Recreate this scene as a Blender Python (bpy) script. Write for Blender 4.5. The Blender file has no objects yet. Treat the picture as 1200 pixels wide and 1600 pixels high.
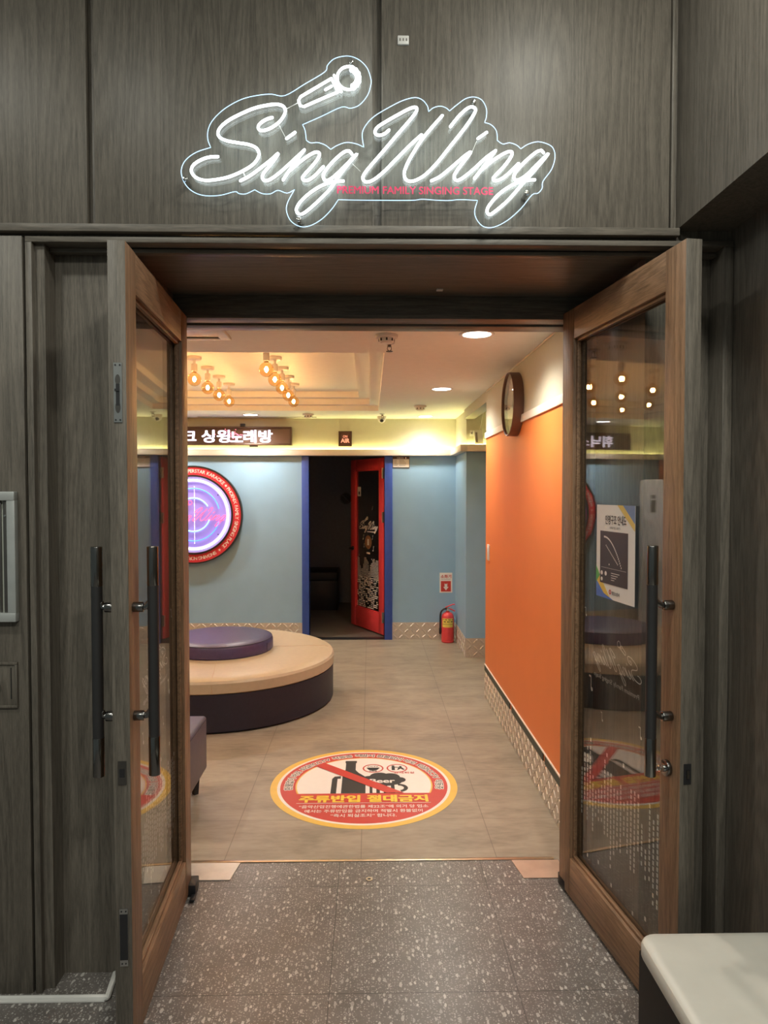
import bpy, bmesh, math, random
from mathutils import Matrix, Vector, noise
R = math.radians
PI = math.pi
sc = bpy.context.scene
C = sc.collection
I4 = Matrix.Identity(4)

# ------------------------------------------------------------------ camera
FPX, EYE = 1090.0, 1.6
YAW, PITCH = R(1.15), R(1.68)
_f = Vector((math.sin(YAW)*math.cos(PITCH), math.cos(YAW)*math.cos(PITCH), -math.sin(PITCH)))
_r = Vector((math.cos(YAW), -math.sin(YAW), 0)); _u = _r.cross(_f)
def onY(px, py, Y):
    """Photo pixel to the point of the vertical plane y = Y it shows (used to survey flat artwork on walls)."""
    d = (px-600)/FPX*_r + (800-py)/FPX*_u + _f
    return Vector((0, 0, EYE)) + d*(Y/d.y)
cd = bpy.data.cameras.new('camera'); cam = bpy.data.objects.new('camera', cd); C.objects.link(cam)
cam.location = (0, 0, EYE); cam.rotation_euler = (PI/2-PITCH, 0, -YAW)
cd.sensor_fit = 'VERTICAL'; cd.sensor_height = 36.0; cd.lens = 36.0*FPX/1600; cd.clip_start = .02
sc.camera = cam

# ------------------------------------------------------------------ materials
class NT:
    def __init__(s, name):
        s.m = bpy.data.materials.new(name); s.m.use_nodes = True; s.t = s.m.node_tree
        s.b = s.t.nodes['Principled BSDF']; s.out = s.t.nodes['Material Output']
    def n(s, typ, **kw):
        n = s.t.nodes.new(typ)
        for k, v in kw.items():
            if k.startswith('i_'):
                key = k[2:]; key = int(key) if key.isdigit() else key.replace('_', ' ')
                n.inputs[key].default_value = v
            else: setattr(n, k, v)
        return n
    def l(s, a, b): s.t.links.new(a, b)
    def math(s, op, a, b=None, clamp=False):
        n = s.n('ShaderNodeMath', operation=op); n.use_clamp = clamp
        for i, v in enumerate((a, b)):
            if v is None: continue
            if isinstance(v, (int, float)): n.inputs[i].default_value = v
            else: s.l(v, n.inputs[i])
        return n.outputs[0]
    def ramp(s, fac, stops):
        n = s.n('ShaderNodeValToRGB'); e = n.color_ramp.elements
        while len(e) < len(stops): e.new(.5)
        for q, (p, c) in zip(e, stops): q.position = p; q.color = (*c, 1)
        s.l(fac, n.inputs[0]); return n.outputs[0]
    def mix(s, fac, a, b, blend='MIX'):
        n = s.n('ShaderNodeMix', data_type='RGBA', blend_type=blend)
        for i, v in ((0, fac), (6, a), (7, b)):
            if isinstance(v, (int, float)): n.inputs[i].default_value = v
            elif isinstance(v, tuple): n.inputs[i].default_value = (*v, 1)
            else: s.l(v, n.inputs[i])
        return n.outputs[2]
    def coords(s, scale=(1, 1, 1)):
        tc = s.n('ShaderNodeTexCoord'); mp = s.n('ShaderNodeMapping'); mp.inputs['Scale'].default_value = scale
        s.l(tc.outputs['Object'], mp.inputs[0]); return mp.outputs[0]
    def bump(s, h, strength=.3, dist=.01):
        b = s.n('ShaderNodeBump'); b.inputs['Strength'].default_value = strength; b.inputs['Distance'].default_value = dist
        s.l(h, b.inputs['Height']); s.l(b.outputs[0], s.b.inputs['Normal'])
    def set(s, **kw):
        for k, v in kw.items():
            s.b.inputs[k.replace('_', ' ')].default_value = (*v, 1) if isinstance(v, tuple) else v
        return s

def flat(name, col, rough=.5, metal=0., var=.06, scale=25, spec=.5, bump=0.):
    """Painted / moulded surface: colour with slight procedural unevenness."""
    n = NT(name).set(Roughness=rough, Metallic=metal, Specular_IOR_Level=spec)
    tx = n.n('ShaderNodeTexNoise', i_Scale=scale, i_Detail=4.); n.l(n.coords(), tx.inputs['Vector'])
    c0 = tuple(max(0, c*(1-var)) for c in col); c1 = tuple(min(1, c*(1+var)) for c in col)
    n.l(n.ramp(tx.outputs['Fac'], [(.3, c0), (.7, c1)]), n.b.inputs['Base Color'])
    if bump: n.bump(tx.outputs['Fac'], bump, .003)
    return n.m
def emit(name, col, strength):
    n = NT(name).set(Base_Color=tuple(min(1, c) for c in col), Roughness=.5, Emission_Color=col, Emission_Strength=strength)
    return n.m
def wood(name, dark, light, axis='z', rough=.45):
    n = NT(name).set(Roughness=rough, Specular_IOR_Level=.35)
    k = {'z': 2, 'x': 0, 'y': 1}[axis]
    def sc_(a, b): v = [a, a, a]; v[k] = b; return tuple(v)
    fine = n.n('ShaderNodeTexNoise', i_Scale=1., i_Detail=5., i_Roughness=.7); n.l(n.coords(sc_(380, 24)), fine.inputs['Vector'])
    mid = n.n('ShaderNodeTexNoise', i_Scale=1., i_Detail=3., i_Distortion=.6); n.l(n.coords(sc_(70, 2.2)), mid.inputs['Vector'])
    big = n.n('ShaderNodeTexNoise', i_Scale=1., i_Detail=1.); n.l(n.coords(sc_(5, .45)), big.inputs['Vector'])
    rings = n.math('SINE', n.math('MULTIPLY', n.math('ADD', big.outputs['Fac'], n.math('MULTIPLY', mid.outputs['Fac'], .10)), 150.))
    rings = n.math('MULTIPLY', n.math('ADD', rings, 1.), .5)
    f = n.math('ADD', n.math('MULTIPLY', fine.outputs['Fac'], .62), n.math('MULTIPLY', mid.outputs['Fac'], .30))
    f = n.math('ADD', f, n.math('MULTIPLY', rings, .12))
    n.l(n.ramp(f, [(.34, dark), (.66, light)]), n.b.inputs['Base Color'])
    n.bump(fine.outputs['Fac'], .12, .002)
    return n.m
def clear(name, tint=(1, 1, 1), r0=.04, rough=0., grey=0.0):
    """Clear sheet: transmission and mirror reflection mixed by Schlick's Fresnel term."""
    n = NT(name); n.t.nodes.remove(n.b)
    g = n.n('ShaderNodeNewGeometry'); d = n.n('ShaderNodeVectorMath', operation='DOT_PRODUCT')
    n.l(g.outputs['Incoming'], d.inputs[0]); n.l(g.outputs['Normal'], d.inputs[1])
    c = n.math('ABSOLUTE', d.outputs['Value'])
    k = n.math('POWER', n.math('SUBTRACT', 1., c, True), 5.)
    fac = n.math('ADD', n.math('MULTIPLY', k, 1-r0), r0, True)
    tr = n.n('ShaderNodeBsdfTransparent'); tr.inputs[0].default_value = (*tint, 1)
    gl = n.n('ShaderNodeBsdfGlossy'); gl.inputs['Roughness'].default_value = rough
    mx = n.n('ShaderNodeMixShader'); n.l(fac, mx.inputs[0]); n.l(tr.outputs[0], mx.inputs[1]); n.l(gl.outputs[0], mx.inputs[2])
    n.l(mx.outputs[0], n.out.inputs[0]); return n.m
def joints(n, x0, y0, pitch, width):
    """1 on the joint lines of a square tile grid, 0 inside the tiles."""
    tc = n.n('ShaderNodeTexCoord'); sp = n.n('ShaderNodeSeparateXYZ'); n.l(tc.outputs['Object'], sp.inputs[0])
    res = None
    for o, s0 in ((0, x0), (1, y0)):
        q = n.math('PINGPONG', n.math('SUBTRACT', sp.outputs[o], s0), pitch/2)
        q = n.math('LESS_THAN', q, width/2)
        res = q if res is None else n.math('MAXIMUM', res, q)
    return res
def m_terrazzo():
    n = NT('terrazzo').set(Roughness=.33, Specular_IOR_Level=.45)
    base = n.n('ShaderNodeTexNoise', i_Scale=9., i_Detail=8., i_Roughness=.7); n.l(n.coords(), base.inputs['Vector'])
    col = n.ramp(base.outputs['Fac'], [(.3, (.118, .105, .097)), (.7, (.18, .162, .15))])
    for scl, lo, hi, tone, sy in ((58, .08, .25, (.62, .59, .55), .5), (84, .05, .23, (.56, .53, .49), 1.8), (130, .0, .24, (.46, .43, .40), .65)):
        wn = n.n('ShaderNodeTexNoise', i_Scale=scl*1.6, i_Detail=2.); n.l(n.coords(), wn.inputs['Vector'])
        ad = n.n('ShaderNodeVectorMath', operation='MULTIPLY_ADD'); ad.inputs[1].default_value = (.5, .5, 0)
        n.l(wn.outputs['Color'], ad.inputs[0]); n.l(n.coords((scl, scl*sy, 1)), ad.inputs[2])
        vo = n.n('ShaderNodeTexVoronoi', voronoi_dimensions='2D', feature='F1'); vo.inputs['Scale'].default_value = 1.
        vo.inputs['Randomness'].default_value = 1.
        n.l(ad.outputs[0], vo.inputs['Vector'])
        s2 = n.n('ShaderNodeSeparateColor'); n.l(vo.outputs['Color'], s2.inputs[0])
        th = n.math('MULTIPLY', n.math('SUBTRACT', s2.outputs[0], .30), hi*1.75)
        chip = n.math('LESS_THAN', vo.outputs['Distance'], th)
        sh = n.math('MULTIPLY', chip, n.math('ADD', n.math('MULTIPLY', s2.outputs[1], .5), .35))
        col = n.mix(sh, col, tone)
    col = n.mix(n.math('MULTIPLY', joints(n, -.131, 2.18, .605, .0035), .75), col, (.05, .047, .045))
    n.l(col, n.b.inputs['Base Color']); return n.m
def m_tile():
    n = NT('floor_tile').set(Roughness=.42, Specular_IOR_Level=.4)
    a = n.n('ShaderNodeTexNoise', i_Scale=1., i_Detail=8., i_Roughness=.62, i_Distortion=.5); n.l(n.coords((2.2, 5.5, 1)), a.inputs['Vector'])
    b = n.n('ShaderNodeTexNoise', i_Scale=1., i_Detail=5.); n.l(n.coords((14, 45, 1)), b.inputs['Vector'])
    f = n.math('ADD', n.math('MULTIPLY', a.outputs['Fac'], .7), n.math('MULTIPLY', b.outputs['Fac'], .3))
    col = n.ramp(f, [(.32, (.210, .178, .134)), (.5, (.315, .264, .198)), (.68, (.395, .335, .255))])
    col = n.mix(n.math('MULTIPLY', joints(n, -.04, 3.36, .593, .004), .6), col, (.13, .105, .085))
    n.l(col, n.b.inputs['Base Color']); return n.m

M = {}
WD, WL = (.078, .069, .057), (.180, .158, .130)
M['wood'] = wood('grey_oak', WD, WL); M['woodx'] = wood('grey_oak_horizontal', WD, WL, 'x')
M['woody'] = wood('grey_oak_crosswise', WD, WL, 'y')
M['oak'] = wood('oak_warm_light', (.135, .076, .042), (.34, .20, .115)); M['oakx'] = wood('oak_warm_light_horizontal', (.135, .076, .042), (.34, .20, .115), 'x')  # warm light from the lobby is put into the door wood colour
M['dark'] = flat('shadow_gap_black', (.012, .011, .010), .8)
M['terrazzo'] = m_terrazzo(); M['tile'] = m_tile()
M['glass'] = clear('door_glass', (.95, .96, .95), .08)
M['acrylic'] = clear('clear_acrylic', (.97, .985, .985), .02)
M['globe'] = clear('bulb_glass', (1., .84, .58), .11)
M['white'] = flat('white_paint', (.86, .88, .84), .65, var=.02)
M['cream_wall'] = flat('cream_paint', (.50, .49, .39), .6, var=.02)
M['trimwhite'] = flat('cream_trim', (.74, .68, .58), .5, var=.02)
M['blue'] = flat('pale_blue_paint', (.27, .45, .62), .5, var=.03, scale=6)
M['royal'] = flat('royal_blue_paint', (.035, .09, .42), .45)
M['orange'] = flat('orange_paint', (.76, .21, .042), .48, var=.02, scale=5)
M['steel'] = flat('chequer_steel', (.66, .60, .52), .42, .6, var=.08, scale=60)
M['greenstrip'] = flat('dark_green_strip', (.04, .055, .042), .5)
M['red'] = flat('red_paint', (.70, .06, .065), .4)
M['darkwall'] = flat('charcoal_wall', (.30, .33, .40), .7)
M['black'] = flat('black_plastic', (.015, .015, .017), .45)
M['chrome'] = flat('chrome', (.62, .61, .60), .12, 1., var=.02)
M['gunmetal'] = flat('gunmetal', (.20, .195, .19), .2, 1., var=.03)
M['grip'] = flat('dark_matte_grip', (.055, .054, .055), .42, .6, var=.05)
M['nickel'] = flat('brushed_nickel', (.5, .5, .49), .3, 1.)
M['bronze'] = flat('dark_bronze', (.16, .15, .14), .35, 1.)
M['plastic'] = flat('white_plastic', (.72, .71, .68), .4, var=.02)
M['navy'] = flat('dark_purple_leatherette', (.022, .018, .034), .45, var=.1, scale=40, bump=.08)
M['purple'] = flat('purple_leatherette', (.070, .050, .125), .38, var=.1, scale=40, bump=.08)
M['cream'] = flat('cream_leatherette', (.54, .44, .30), .42, var=.04, scale=30, bump=.06)
M['seat'] = flat('ivory_leatherette', (.58, .56, .50), .40, var=.06, scale=7, bump=.08)
M['benchbase'] = flat('black_brown_leatherette', (.006, .0055, .005), .6, spec=.25)
M['paper'] = flat('printed_paper_white', (.80, .76, .71), .5, var=.015)
M['ink'] = flat('black_ink', (.022, .02, .02), .5)
M['inkgrey'] = flat('grey_ink', (.22, .20, .18), .6)
M['s_yellow'] = flat('sticker_yellow', (.78, .50, .085), .4, var=.03)
M['s_red'] = flat('sticker_red', (.56, .048, .035), .4, var=.03)
M['s_head'] = flat('sticker_bright_yellow', (.85, .60, .06), .4, var=.02)
M['film'] = flat('white_film_print', (.78, .76, .72), .5, var=.02)
M['signred'] = flat('crimson_print', (.80, .03, .13), .45)
M['alu'] = flat('pale_aluminium', (.50, .52, .51), .4, .3, var=.06)
M['pane'] = flat('frosted_panel', (.52, .54, .47), .25, var=.03)
M['copper'] = flat('steel_cover_plate', (.60, .59, .56), .4, .6, var=.1, scale=14)
M['brass'] = flat('threshold_metal', (.62, .52, .38), .35, 1., var=.1)
M['clockbrown'] = flat('clock_rim_brown', (.15, .075, .05), .4)
M['brown'] = flat('brown_frame', (.075, .038, .024), .4)
M['screen'] = flat('led_screen_black', (.085, .048, .036), .35)
M['e_neon'] = emit('white_neon', (.86, .97, 1.), 5.5)
M['e_edge'] = emit('lit_acrylic_edge', (.50, .74, 1.), .75)
M['e_led'] = emit('led_letters', (.85, .80, 1.), .95)
M['e_ledpink'] = emit('led_letters_pink', (1., .25, .38), 1.0)
M['e_cove'] = emit('cove_led', (1., .89, .34), 16.)
M['e_fil'] = emit('filament', (1., .55, .25), 200.)
M['e_down'] = emit('downlight_diffuser', (1., .92, .82), 12.)
M['e_onair'] = emit('on_air_letters', (1., .42, .30), .45)
M['e_pink'] = emit('pink_neon', (1., .10, .20), .95)
M['e_white'] = emit('cool_white_neon', (.90, .90, 1.), 1.0)
M['e_blue'] = emit('blue_neon', (.10, .32, 1.), .75)
M['e_cyan'] = emit('cyan_neon', (.32, .78, 1.), .8)
M['e_exit'] = emit('exit_light', (.30, .85, .75), 1.2)
def m_disc():
    n = NT('backlit_lavender_disc').set(Roughness=.5)
    n.set(Base_Color=(.24, .19, .48), Emission_Color=(.36, .27, .88), Emission_Strength=.36); return n.m
M['disc'] = m_disc()
M['ringred'] = flat('sign_ring_red', (.62, .035, .05), .4)

# ------------------------------------------------------------------ mesh building
class MB:
    def __init__(s): s.bm = bmesh.new()
    def _add(s, t, m=None):
        me = bpy.data.meshes.new('tmp'); t.to_mesh(me); t.free()
        if m is not None: me.transform(m)
        s.bm.from_mesh(me); bpy.data.meshes.remove(me); return s
    def box(s, x0, x1, y0, y1, z0, z1, bev=0, seg=2, m=None):
        t = bmesh.new(); bmesh.ops.create_cube(t, size=1)
        for v in t.verts: v.co = ((x0+x1)/2+v.co.x*(x1-x0), (y0+y1)/2+v.co.y*(y1-y0), (z0+z1)/2+v.co.z*(z1-z0))
        if bev: bmesh.ops.bevel(t, geom=t.edges[:], offset=bev, segments=seg, affect='EDGES', profile=.5)
        return s._add(t, m)
    def cyl(s, a, b, r, r2=None, seg=24, bev=0):
        a, b = Vector(a), Vector(b); L = (b-a).length
        r2 = r if r2 is None else r2
        pr = [(0, 0)]
        if bev:
            pr += [(r-bev, 0), (r-bev*.3, bev*.3), (r, bev), (r2, L-bev), (r2-bev*.3, L-bev*.3), (r2-bev, L)]
        else: pr += [(r, 0), (r2, L)]
        pr += [(0, L)]
        return s.lathe(pr, a, b-a, seg)
    def lathe(s, prof, origin=(0, 0, 0), axis=(0, 0, 1), seg=32):
        """PROF: (radius, height) pairs along AXIS."""
        q = Vector((0, 0, 1)).rotation_difference(Vector(axis).normalized()).to_matrix().to_4x4()
        m = Matrix.Translation(Vector(origin)) @ q
        t = bmesh.new(); rows = []
        for r, h in prof:
            if r < 1e-6: rows.append([t.verts.new((0, 0, h))])
            else: rows.append([t.verts.new((r*math.cos(2*PI*i/seg), r*math.sin(2*PI*i/seg), h)) for i in range(seg)])
        for a, b in zip(rows, rows[1:]):
            for i in range(seg):
                j = (i+1) % seg
                if len(a) == 1 and len(b) == 1: continue
                if len(a) == 1: t.faces.new((a[0], b[j], b[i]))
                elif len(b) == 1: t.faces.new((a[i], a[j], b[0]))
                else: t.faces.new((a[i], a[j], b[j], b[i]))
        bmesh.ops.recalc_face_normals(t, faces=t.faces[:])
        return s._add(t, m)
    def tube(s, pts, r, seg=8, closed=False, m=None, rz=None):
        """Round (or elliptical: RZ) tube along 3-D points with domed ends."""
        P = [Vector(p) for p in pts]; n = len(P)
        if not closed:
            d0 = (P[0]-P[1]).normalized(); d1 = (P[-1]-P[-2]).normalized()
            ring_r = [r*.45, r*.85]+[r]*n+[r*.85, r*.45]
            P = [P[0]+d0*r*.9, P[0]+d0*r*.5]+P+[P[-1]+d1*r*.5, P[-1]+d1*r*.9]; n = len(P)
        else: ring_r = [r]*n
        t = bmesh.new(); rows = []; up = None
        for i in range(n):
            a = P[(i-1) % n] if closed or i else P[0]; b = P[(i+1) % n] if closed or i < n-1 else P[-1]
            d = (b-a).normalized()
            if up is None:
                up = Vector((0, 1, 0)) if abs(d.y) < .9 else Vector((0, 0, 1))
            up = (up-d*up.dot(d)).normalized(); sd = d.cross(up)
            rr = ring_r[i]
            rows.append([t.verts.new(P[i]+sd*rr*math.cos(2*PI*k/seg)+up*rr*math.sin(2*PI*k/seg)) for k in range(seg)])
        pairs = list(zip(rows, rows[1:])) + ([(rows[-1], rows[0])] if closed else [])
        for a, b in pairs:
            for k in range(seg): t.faces.new((a[k], a[(k+1) % seg], b[(k+1) % seg], b[k]))
        if not closed: t.faces.new(rows[0]); t.faces.new(rows[-1])
        bmesh.ops.recalc_face_normals(t, faces=t.faces[:])
        return s._add(t, m)
    def prism(s, poly, m, depth):
        """POLY in local x-y, extruded by DEPTH along local z, placed by M."""
        t = bmesh.new(); f = t.faces.new([t.verts.new((x, y, 0)) for x, y in poly])
        if depth:
            e = bmesh.ops.extrude_face_region(t, geom=[f])
            bmesh.ops.translate(t, vec=(0, 0, depth), verts=[v for v in e['geom'] if isinstance(v, bmesh.types.BMVert)])
        bmesh.ops.recalc_face_normals(t, faces=t.faces[:])
        bmesh.ops.triangulate(t, faces=[f for f in t.faces if len(f.verts) > 4])
        return s._add(t, m)
    def rect(s, x0, x1, y0, y1, m, depth=.0006): return s.prism([(x0, y0), (x1, y0), (x1, y1), (x0, y1)], m, depth)
    def disc(s, r, m, depth=.0006, r_in=0, seg=64, a0=0, a1=2*PI, sx=1):
        n = seg; full = abs(a1-a0-2*PI) < 1e-6
        if r_in == 0 and full: return s.prism([(sx*r*math.cos(2*PI*i/n), r*math.sin(2*PI*i/n)) for i in range(n)], m, depth)
        t = bmesh.new(); k = n if full else n+1
        ang = [a0+(a1-a0)*i/n for i in range(k)]
        o = [t.verts.new((sx*r*math.cos(a), r*math.sin(a), depth)) for a in ang]; q = [t.verts.new((sx*r_in*math.cos(a), r_in*math.sin(a), depth)) for a in ang]
        o2 = [t.verts.new((v.co.x, v.co.y, 0)) for v in o]; q2 = [t.verts.new((v.co.x, v.co.y, 0)) for v in q]
        for i in range(n):
            j = (i+1) % k
            t.faces.new((o[i], o[j], q[j], q[i])); t.faces.new((o2[i], o2[j], o[j], o[i])); t.faces.new((q[i], q[j], q2[j], q2[i]))
        bmesh.ops.recalc_face_normals(t, faces=t.faces[:])
        return s._add(t, m)
    def text(s, body, m, w, h=None, bold=0., depth=0.0):
        me = text_mesh(body)
        xs = [v.co.x for v in me.vertices]; ys = [v.co.y for v in me.vertices]
        x0, x1, y0, y1 = min(xs), max(xs), min(ys), max(ys)
        k = w/(x1-x0); ky = k if h is None else h/(y1-y0)
        loc = Matrix.Diagonal((k, ky, 1, 1)) @ Matrix.Translation((-(x0+x1)/2, -(y0+y1)/2, 0))
        for i, (dx, dy) in enumerate(heavy(bold)):
            t = bmesh.new(); t.from_mesh(me)
            if depth:
                e = bmesh.ops.extrude_face_region(t, geom=t.faces[:])
                bmesh.ops.translate(t, vec=(0, 0, depth), verts=[v for v in e['geom'] if isinstance(v, bmesh.types.BMVert)])
            s._add(t, m @ Matrix.Translation((0, 0, 3e-5*i)) @ loc @ Matrix.Translation((dx, dy, 0)))
        return s
    def arc_text(s, body, m, rad, size, a0, a1, bold=0., squash=1.):
        """Letters along a circle from angle A0 clockwise to A1 (degrees from the top), their heads outward."""
        ws = []
        for ch in body:
            if ch == ' ': ws.append(.42); continue
            me = text_mesh(ch); xs = [v.co.x for v in me.vertices]; ws.append(max(xs)-min(xs)+.13)
        tot = sum(ws); acc = 0
        for ch, w in zip(body, ws):
            a = R(a0+(a1-a0)*(acc+w/2)/tot); acc += w
            if ch == ' ': continue
            me = text_mesh(ch); xs = [v.co.x for v in me.vertices]
            mm = Matrix.Rotation(-a, 4, 'Z') @ Matrix.Translation((0, rad, 0)) @ Matrix.Diagonal((size*squash, size, 1, 1)) @ Matrix.Translation((-(min(xs)+max(xs))/2, -.36, 0))
            for i, (dx, dy) in enumerate(heavy(bold)):
                t = bmesh.new(); t.from_mesh(me); s._add(t, m @ Matrix.Translation((0, 0, 3e-5*i)) @ mm @ Matrix.Translation((dx, dy, 0)))
        return s
_tm = {}
def heavy(b):
    """Offsets of the overlaid copies that make a letter heavier by B of its size."""
    if b <= 0: return [(0, 0)]
    q = [(0, 0), (b, 0), (-b, 0), (0, b*.7), (0, -b*.7)]
    return q+([(b*.75, b*.6), (-b*.75, b*.6), (b*.75, -b*.6), (-b*.75, -b*.6)] if b > .028 else [])
def text_mesh(body, bold=0.):
    if (body, bold) not in _tm:
        c = bpy.data.curves.new('lettering', 'FONT'); c.body = body; c.offset = bold; c.resolution_u = 4
        o = bpy.data.objects.new('lettering', c); C.objects.link(o)
        _tm[body, bold] = bpy.data.meshes.new_from_object(o.evaluated_get(bpy.context.evaluated_depsgraph_get()))
        bpy.data.objects.remove(o); bpy.data.curves.remove(c)
    return _tm[body, bold]

W = {}          # world matrix of every object, so that children can be written in world coordinates
def thing(name, label, cat, loc=(0, 0, 0), rotz=0, group=None, kind=None):
    o = bpy.data.objects.new(name, None); C.objects.link(o); o.empty_display_size = .05
    o.location = loc; o.rotation_euler = (0, 0, rotz)
    W[o.name] = Matrix.Translation(Vector(loc)) @ Matrix.Rotation(rotz, 4, 'Z')
    return tag(o, label, cat, group, kind)
def tag(o, label=None, cat=None, group=None, kind=None):
    if label: o['label'] = label
    if cat: o['category'] = cat
    if group: o['group'] = group
    if kind: o['kind'] = kind
    return o
def obj(name, mb, mat, parent=None, smooth=30, origin=True, label=None):
    me = bpy.data.meshes.new(name); mb.bm.to_mesh(me); mb.bm.free()
    o = bpy.data.objects.new(name, me); C.objects.link(o)
    mats = mat if isinstance(mat, (list, tuple)) else [mat]
    for q in mats: me.materials.append(q)
    if smooth:
        me.polygons.foreach_set('use_smooth', [True]*len(me.polygons)); me.set_sharp_from_angle(angle=R(smooth))
    if parent is not None:
        me.transform(W[parent.name].inverted()); o.parent = parent; W[o.name] = W[parent.name]
    elif origin:
        xs = [v.co for v in me.vertices]
        p = Vector(((min(v.x for v in xs)+max(v.x for v in xs))/2, (min(v.y for v in xs)+max(v.y for v in xs))/2, min(v.z for v in xs)))
        me.transform(Matrix.Translation(-p)); o.location = p; W[o.name] = Matrix.Translation(p)
    else: W[o.name] = I4.copy()
    if label: o['label'] = label
    return o
def struct(name, mb, mat, parent=None, smooth=30):
    o = obj(name, mb, mat, parent, smooth, origin=False)
    if parent is None: o['kind'] = 'structure'
    return o
def dup(root, loc, label=None, group=None, rotz=None):
    r = root.copy(); C.objects.link(r); r.location = loc
    if rotz is not None: r.rotation_euler = (0, 0, rotz)
    if label: r['label'] = label
    if group: r['group'] = group
    for ch in list(root.children):
        c = ch.copy(); C.objects.link(c); c.parent = r
        for g in list(ch.children):
            d = g.copy(); C.objects.link(d); d.parent = c
    return r
def frame(o, x, y):
    """Matrix with origin O, local x along X, local y along Y, local z out of the surface."""
    x, y = Vector(x).normalized(), Vector(y).normalized(); z = x.cross(y)
    m = Matrix((x, y, z)).transposed().to_4x4(); m.translation = Vector(o); return m
def facing(x, y, z): return frame((x, y, z), (1, 0, 0), (0, 0, 1))        # a wall that faces the doorway (-Y)
def smooth_path(pts, n=6, closed=False):
    P = [Vector(p) for p in pts]; k = len(P); out = []
    for i in range(k if closed else k-1):
        a = P[(i-1) % k] if closed or i else P[0]*2-P[1]; b, c = P[i], P[(i+1) % k]
        d = P[(i+2) % k] if closed or i+2 < k else P[-1]*2-P[-2]
        for j in range(n):
            t = j/n
            out.append(.5*((2*b)+(c-a)*t+(2*a-5*b+4*c-d)*t*t+(3*b-a-3*c+d)*t**3))
    if not closed: out.append(P[-1])
    return out

# ------------------------------------------------------------------ the script logo, in its own flat coordinates (1 = one photo pixel on the big sign, origin at its middle)
def A(l): return [Vector((270+x/3.871-575, 220-(80+y/3.871), 0)) for x, y in l]
def B(l): return [Vector((560+x/3.75-575, 220-(130+y/3.75), 0)) for x, y in l]
LOGO = [smooth_path(p) for p in (
    A([(606, 420), (570, 432), (535, 455), (522, 478), (535, 497), (568, 494), (615, 472), (655, 438), (680, 400), (684, 372), (668, 350), (632, 342), (575, 348), (500, 366), (420, 400), (350, 437), (302, 475), (282, 510), (292, 540), (335, 560), (400, 571), (460, 580), (506, 598), (526, 630), (518, 664), (488, 700), (430, 737), (350, 772), (270, 790), (200, 795), (150, 780), (123, 748), (127, 715), (155, 688), (200, 666), (240, 656), (280, 654)]),
    A([(414, 796), (470, 766), (540, 715), (600, 668), (641, 632), (622, 664), (585, 710), (552, 752), (546, 778), (562, 794), (596, 784), (650, 745), (720, 682), (798, 610)]),
    A([(798, 610), (760, 660), (715, 722), (670, 788)]), A([(700, 742), (760, 690), (820, 645), (866, 622), (888, 630), (878, 662), (838, 712), (796, 758), (786, 780), (806, 792), (842, 776), (880, 742), (912, 708)]),
    A([(1084, 632), (1064, 613), (1030, 624), (975, 672), (925, 730), (911, 766), (926, 790), (962, 776), (1010, 734), (1060, 684), (1114, 630), (1060, 692), (1010, 756), (955, 836), (885, 908), (825, 962), (782, 990), (755, 984), (751, 954), (782, 908), (842, 856), (910, 816), (978, 796), (1032, 792)]),
    A([(692, 543), (742, 507)]),
    B([(178, 285), (152, 306), (118, 315), (97, 300), (110, 270), (160, 236), (230, 196), (298, 160), (334, 152), (340, 172), (302, 224), (232, 304), (152, 398), (82, 478), (38, 532), (26, 564), (44, 584), (84, 574), (144, 528), (222, 450), (302, 370), (368, 310)]),
    B([(490, 198), (432, 263), (370, 338), (312, 428), (276, 500), (268, 545), (286, 574), (326, 575), (390, 540), (462, 468), (542, 368), (620, 270), (668, 200), (685, 164), (670, 147), (640, 153), (592, 194), (538, 260)]),
    B([(428, 574), (482, 546), (560, 482), (620, 430), (658, 406), (622, 454), (574, 518), (560, 550), (576, 570), (612, 555), (680, 500), (742, 442), (803, 397)]),
    B([(803, 397), (742, 478), (680, 558)]), B([(716, 512), (790, 452), (862, 408), (896, 402), (896, 428), (852, 488), (804, 538), (790, 558), (806, 571), (850, 552), (898, 510), (938, 470)]),
    B([(1086, 406), (1068, 393), (1032, 410), (970, 465), (922, 520), (912, 550), (930, 566), (980, 540), (1050, 472), (1114, 410), (1040, 500), (960, 590), (880, 680), (812, 740), (772, 766), (755, 750), (766, 715), (822, 650), (892, 600), (960, 572), (1034, 563)]),
    B([(700, 327), (750, 292)]))]
mic_c = A([(1064, 182)])[0]
LOGO_MIC = [A([(962, 186), (860, 246), (776, 296), (764, 318), (774, 348), (796, 354), (890, 312), (1002, 264)]), A([(978, 168), (1000, 214), (1020, 262)]), A([(962, 186), (982, 226), (1000, 264)]), A([(926, 252), (962, 232)]),
            [mic_c+Vector((17.5*math.cos(a), 17.5*math.sin(a), 0)) for a in [2*PI*i/36 for i in range(36)]]]
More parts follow.
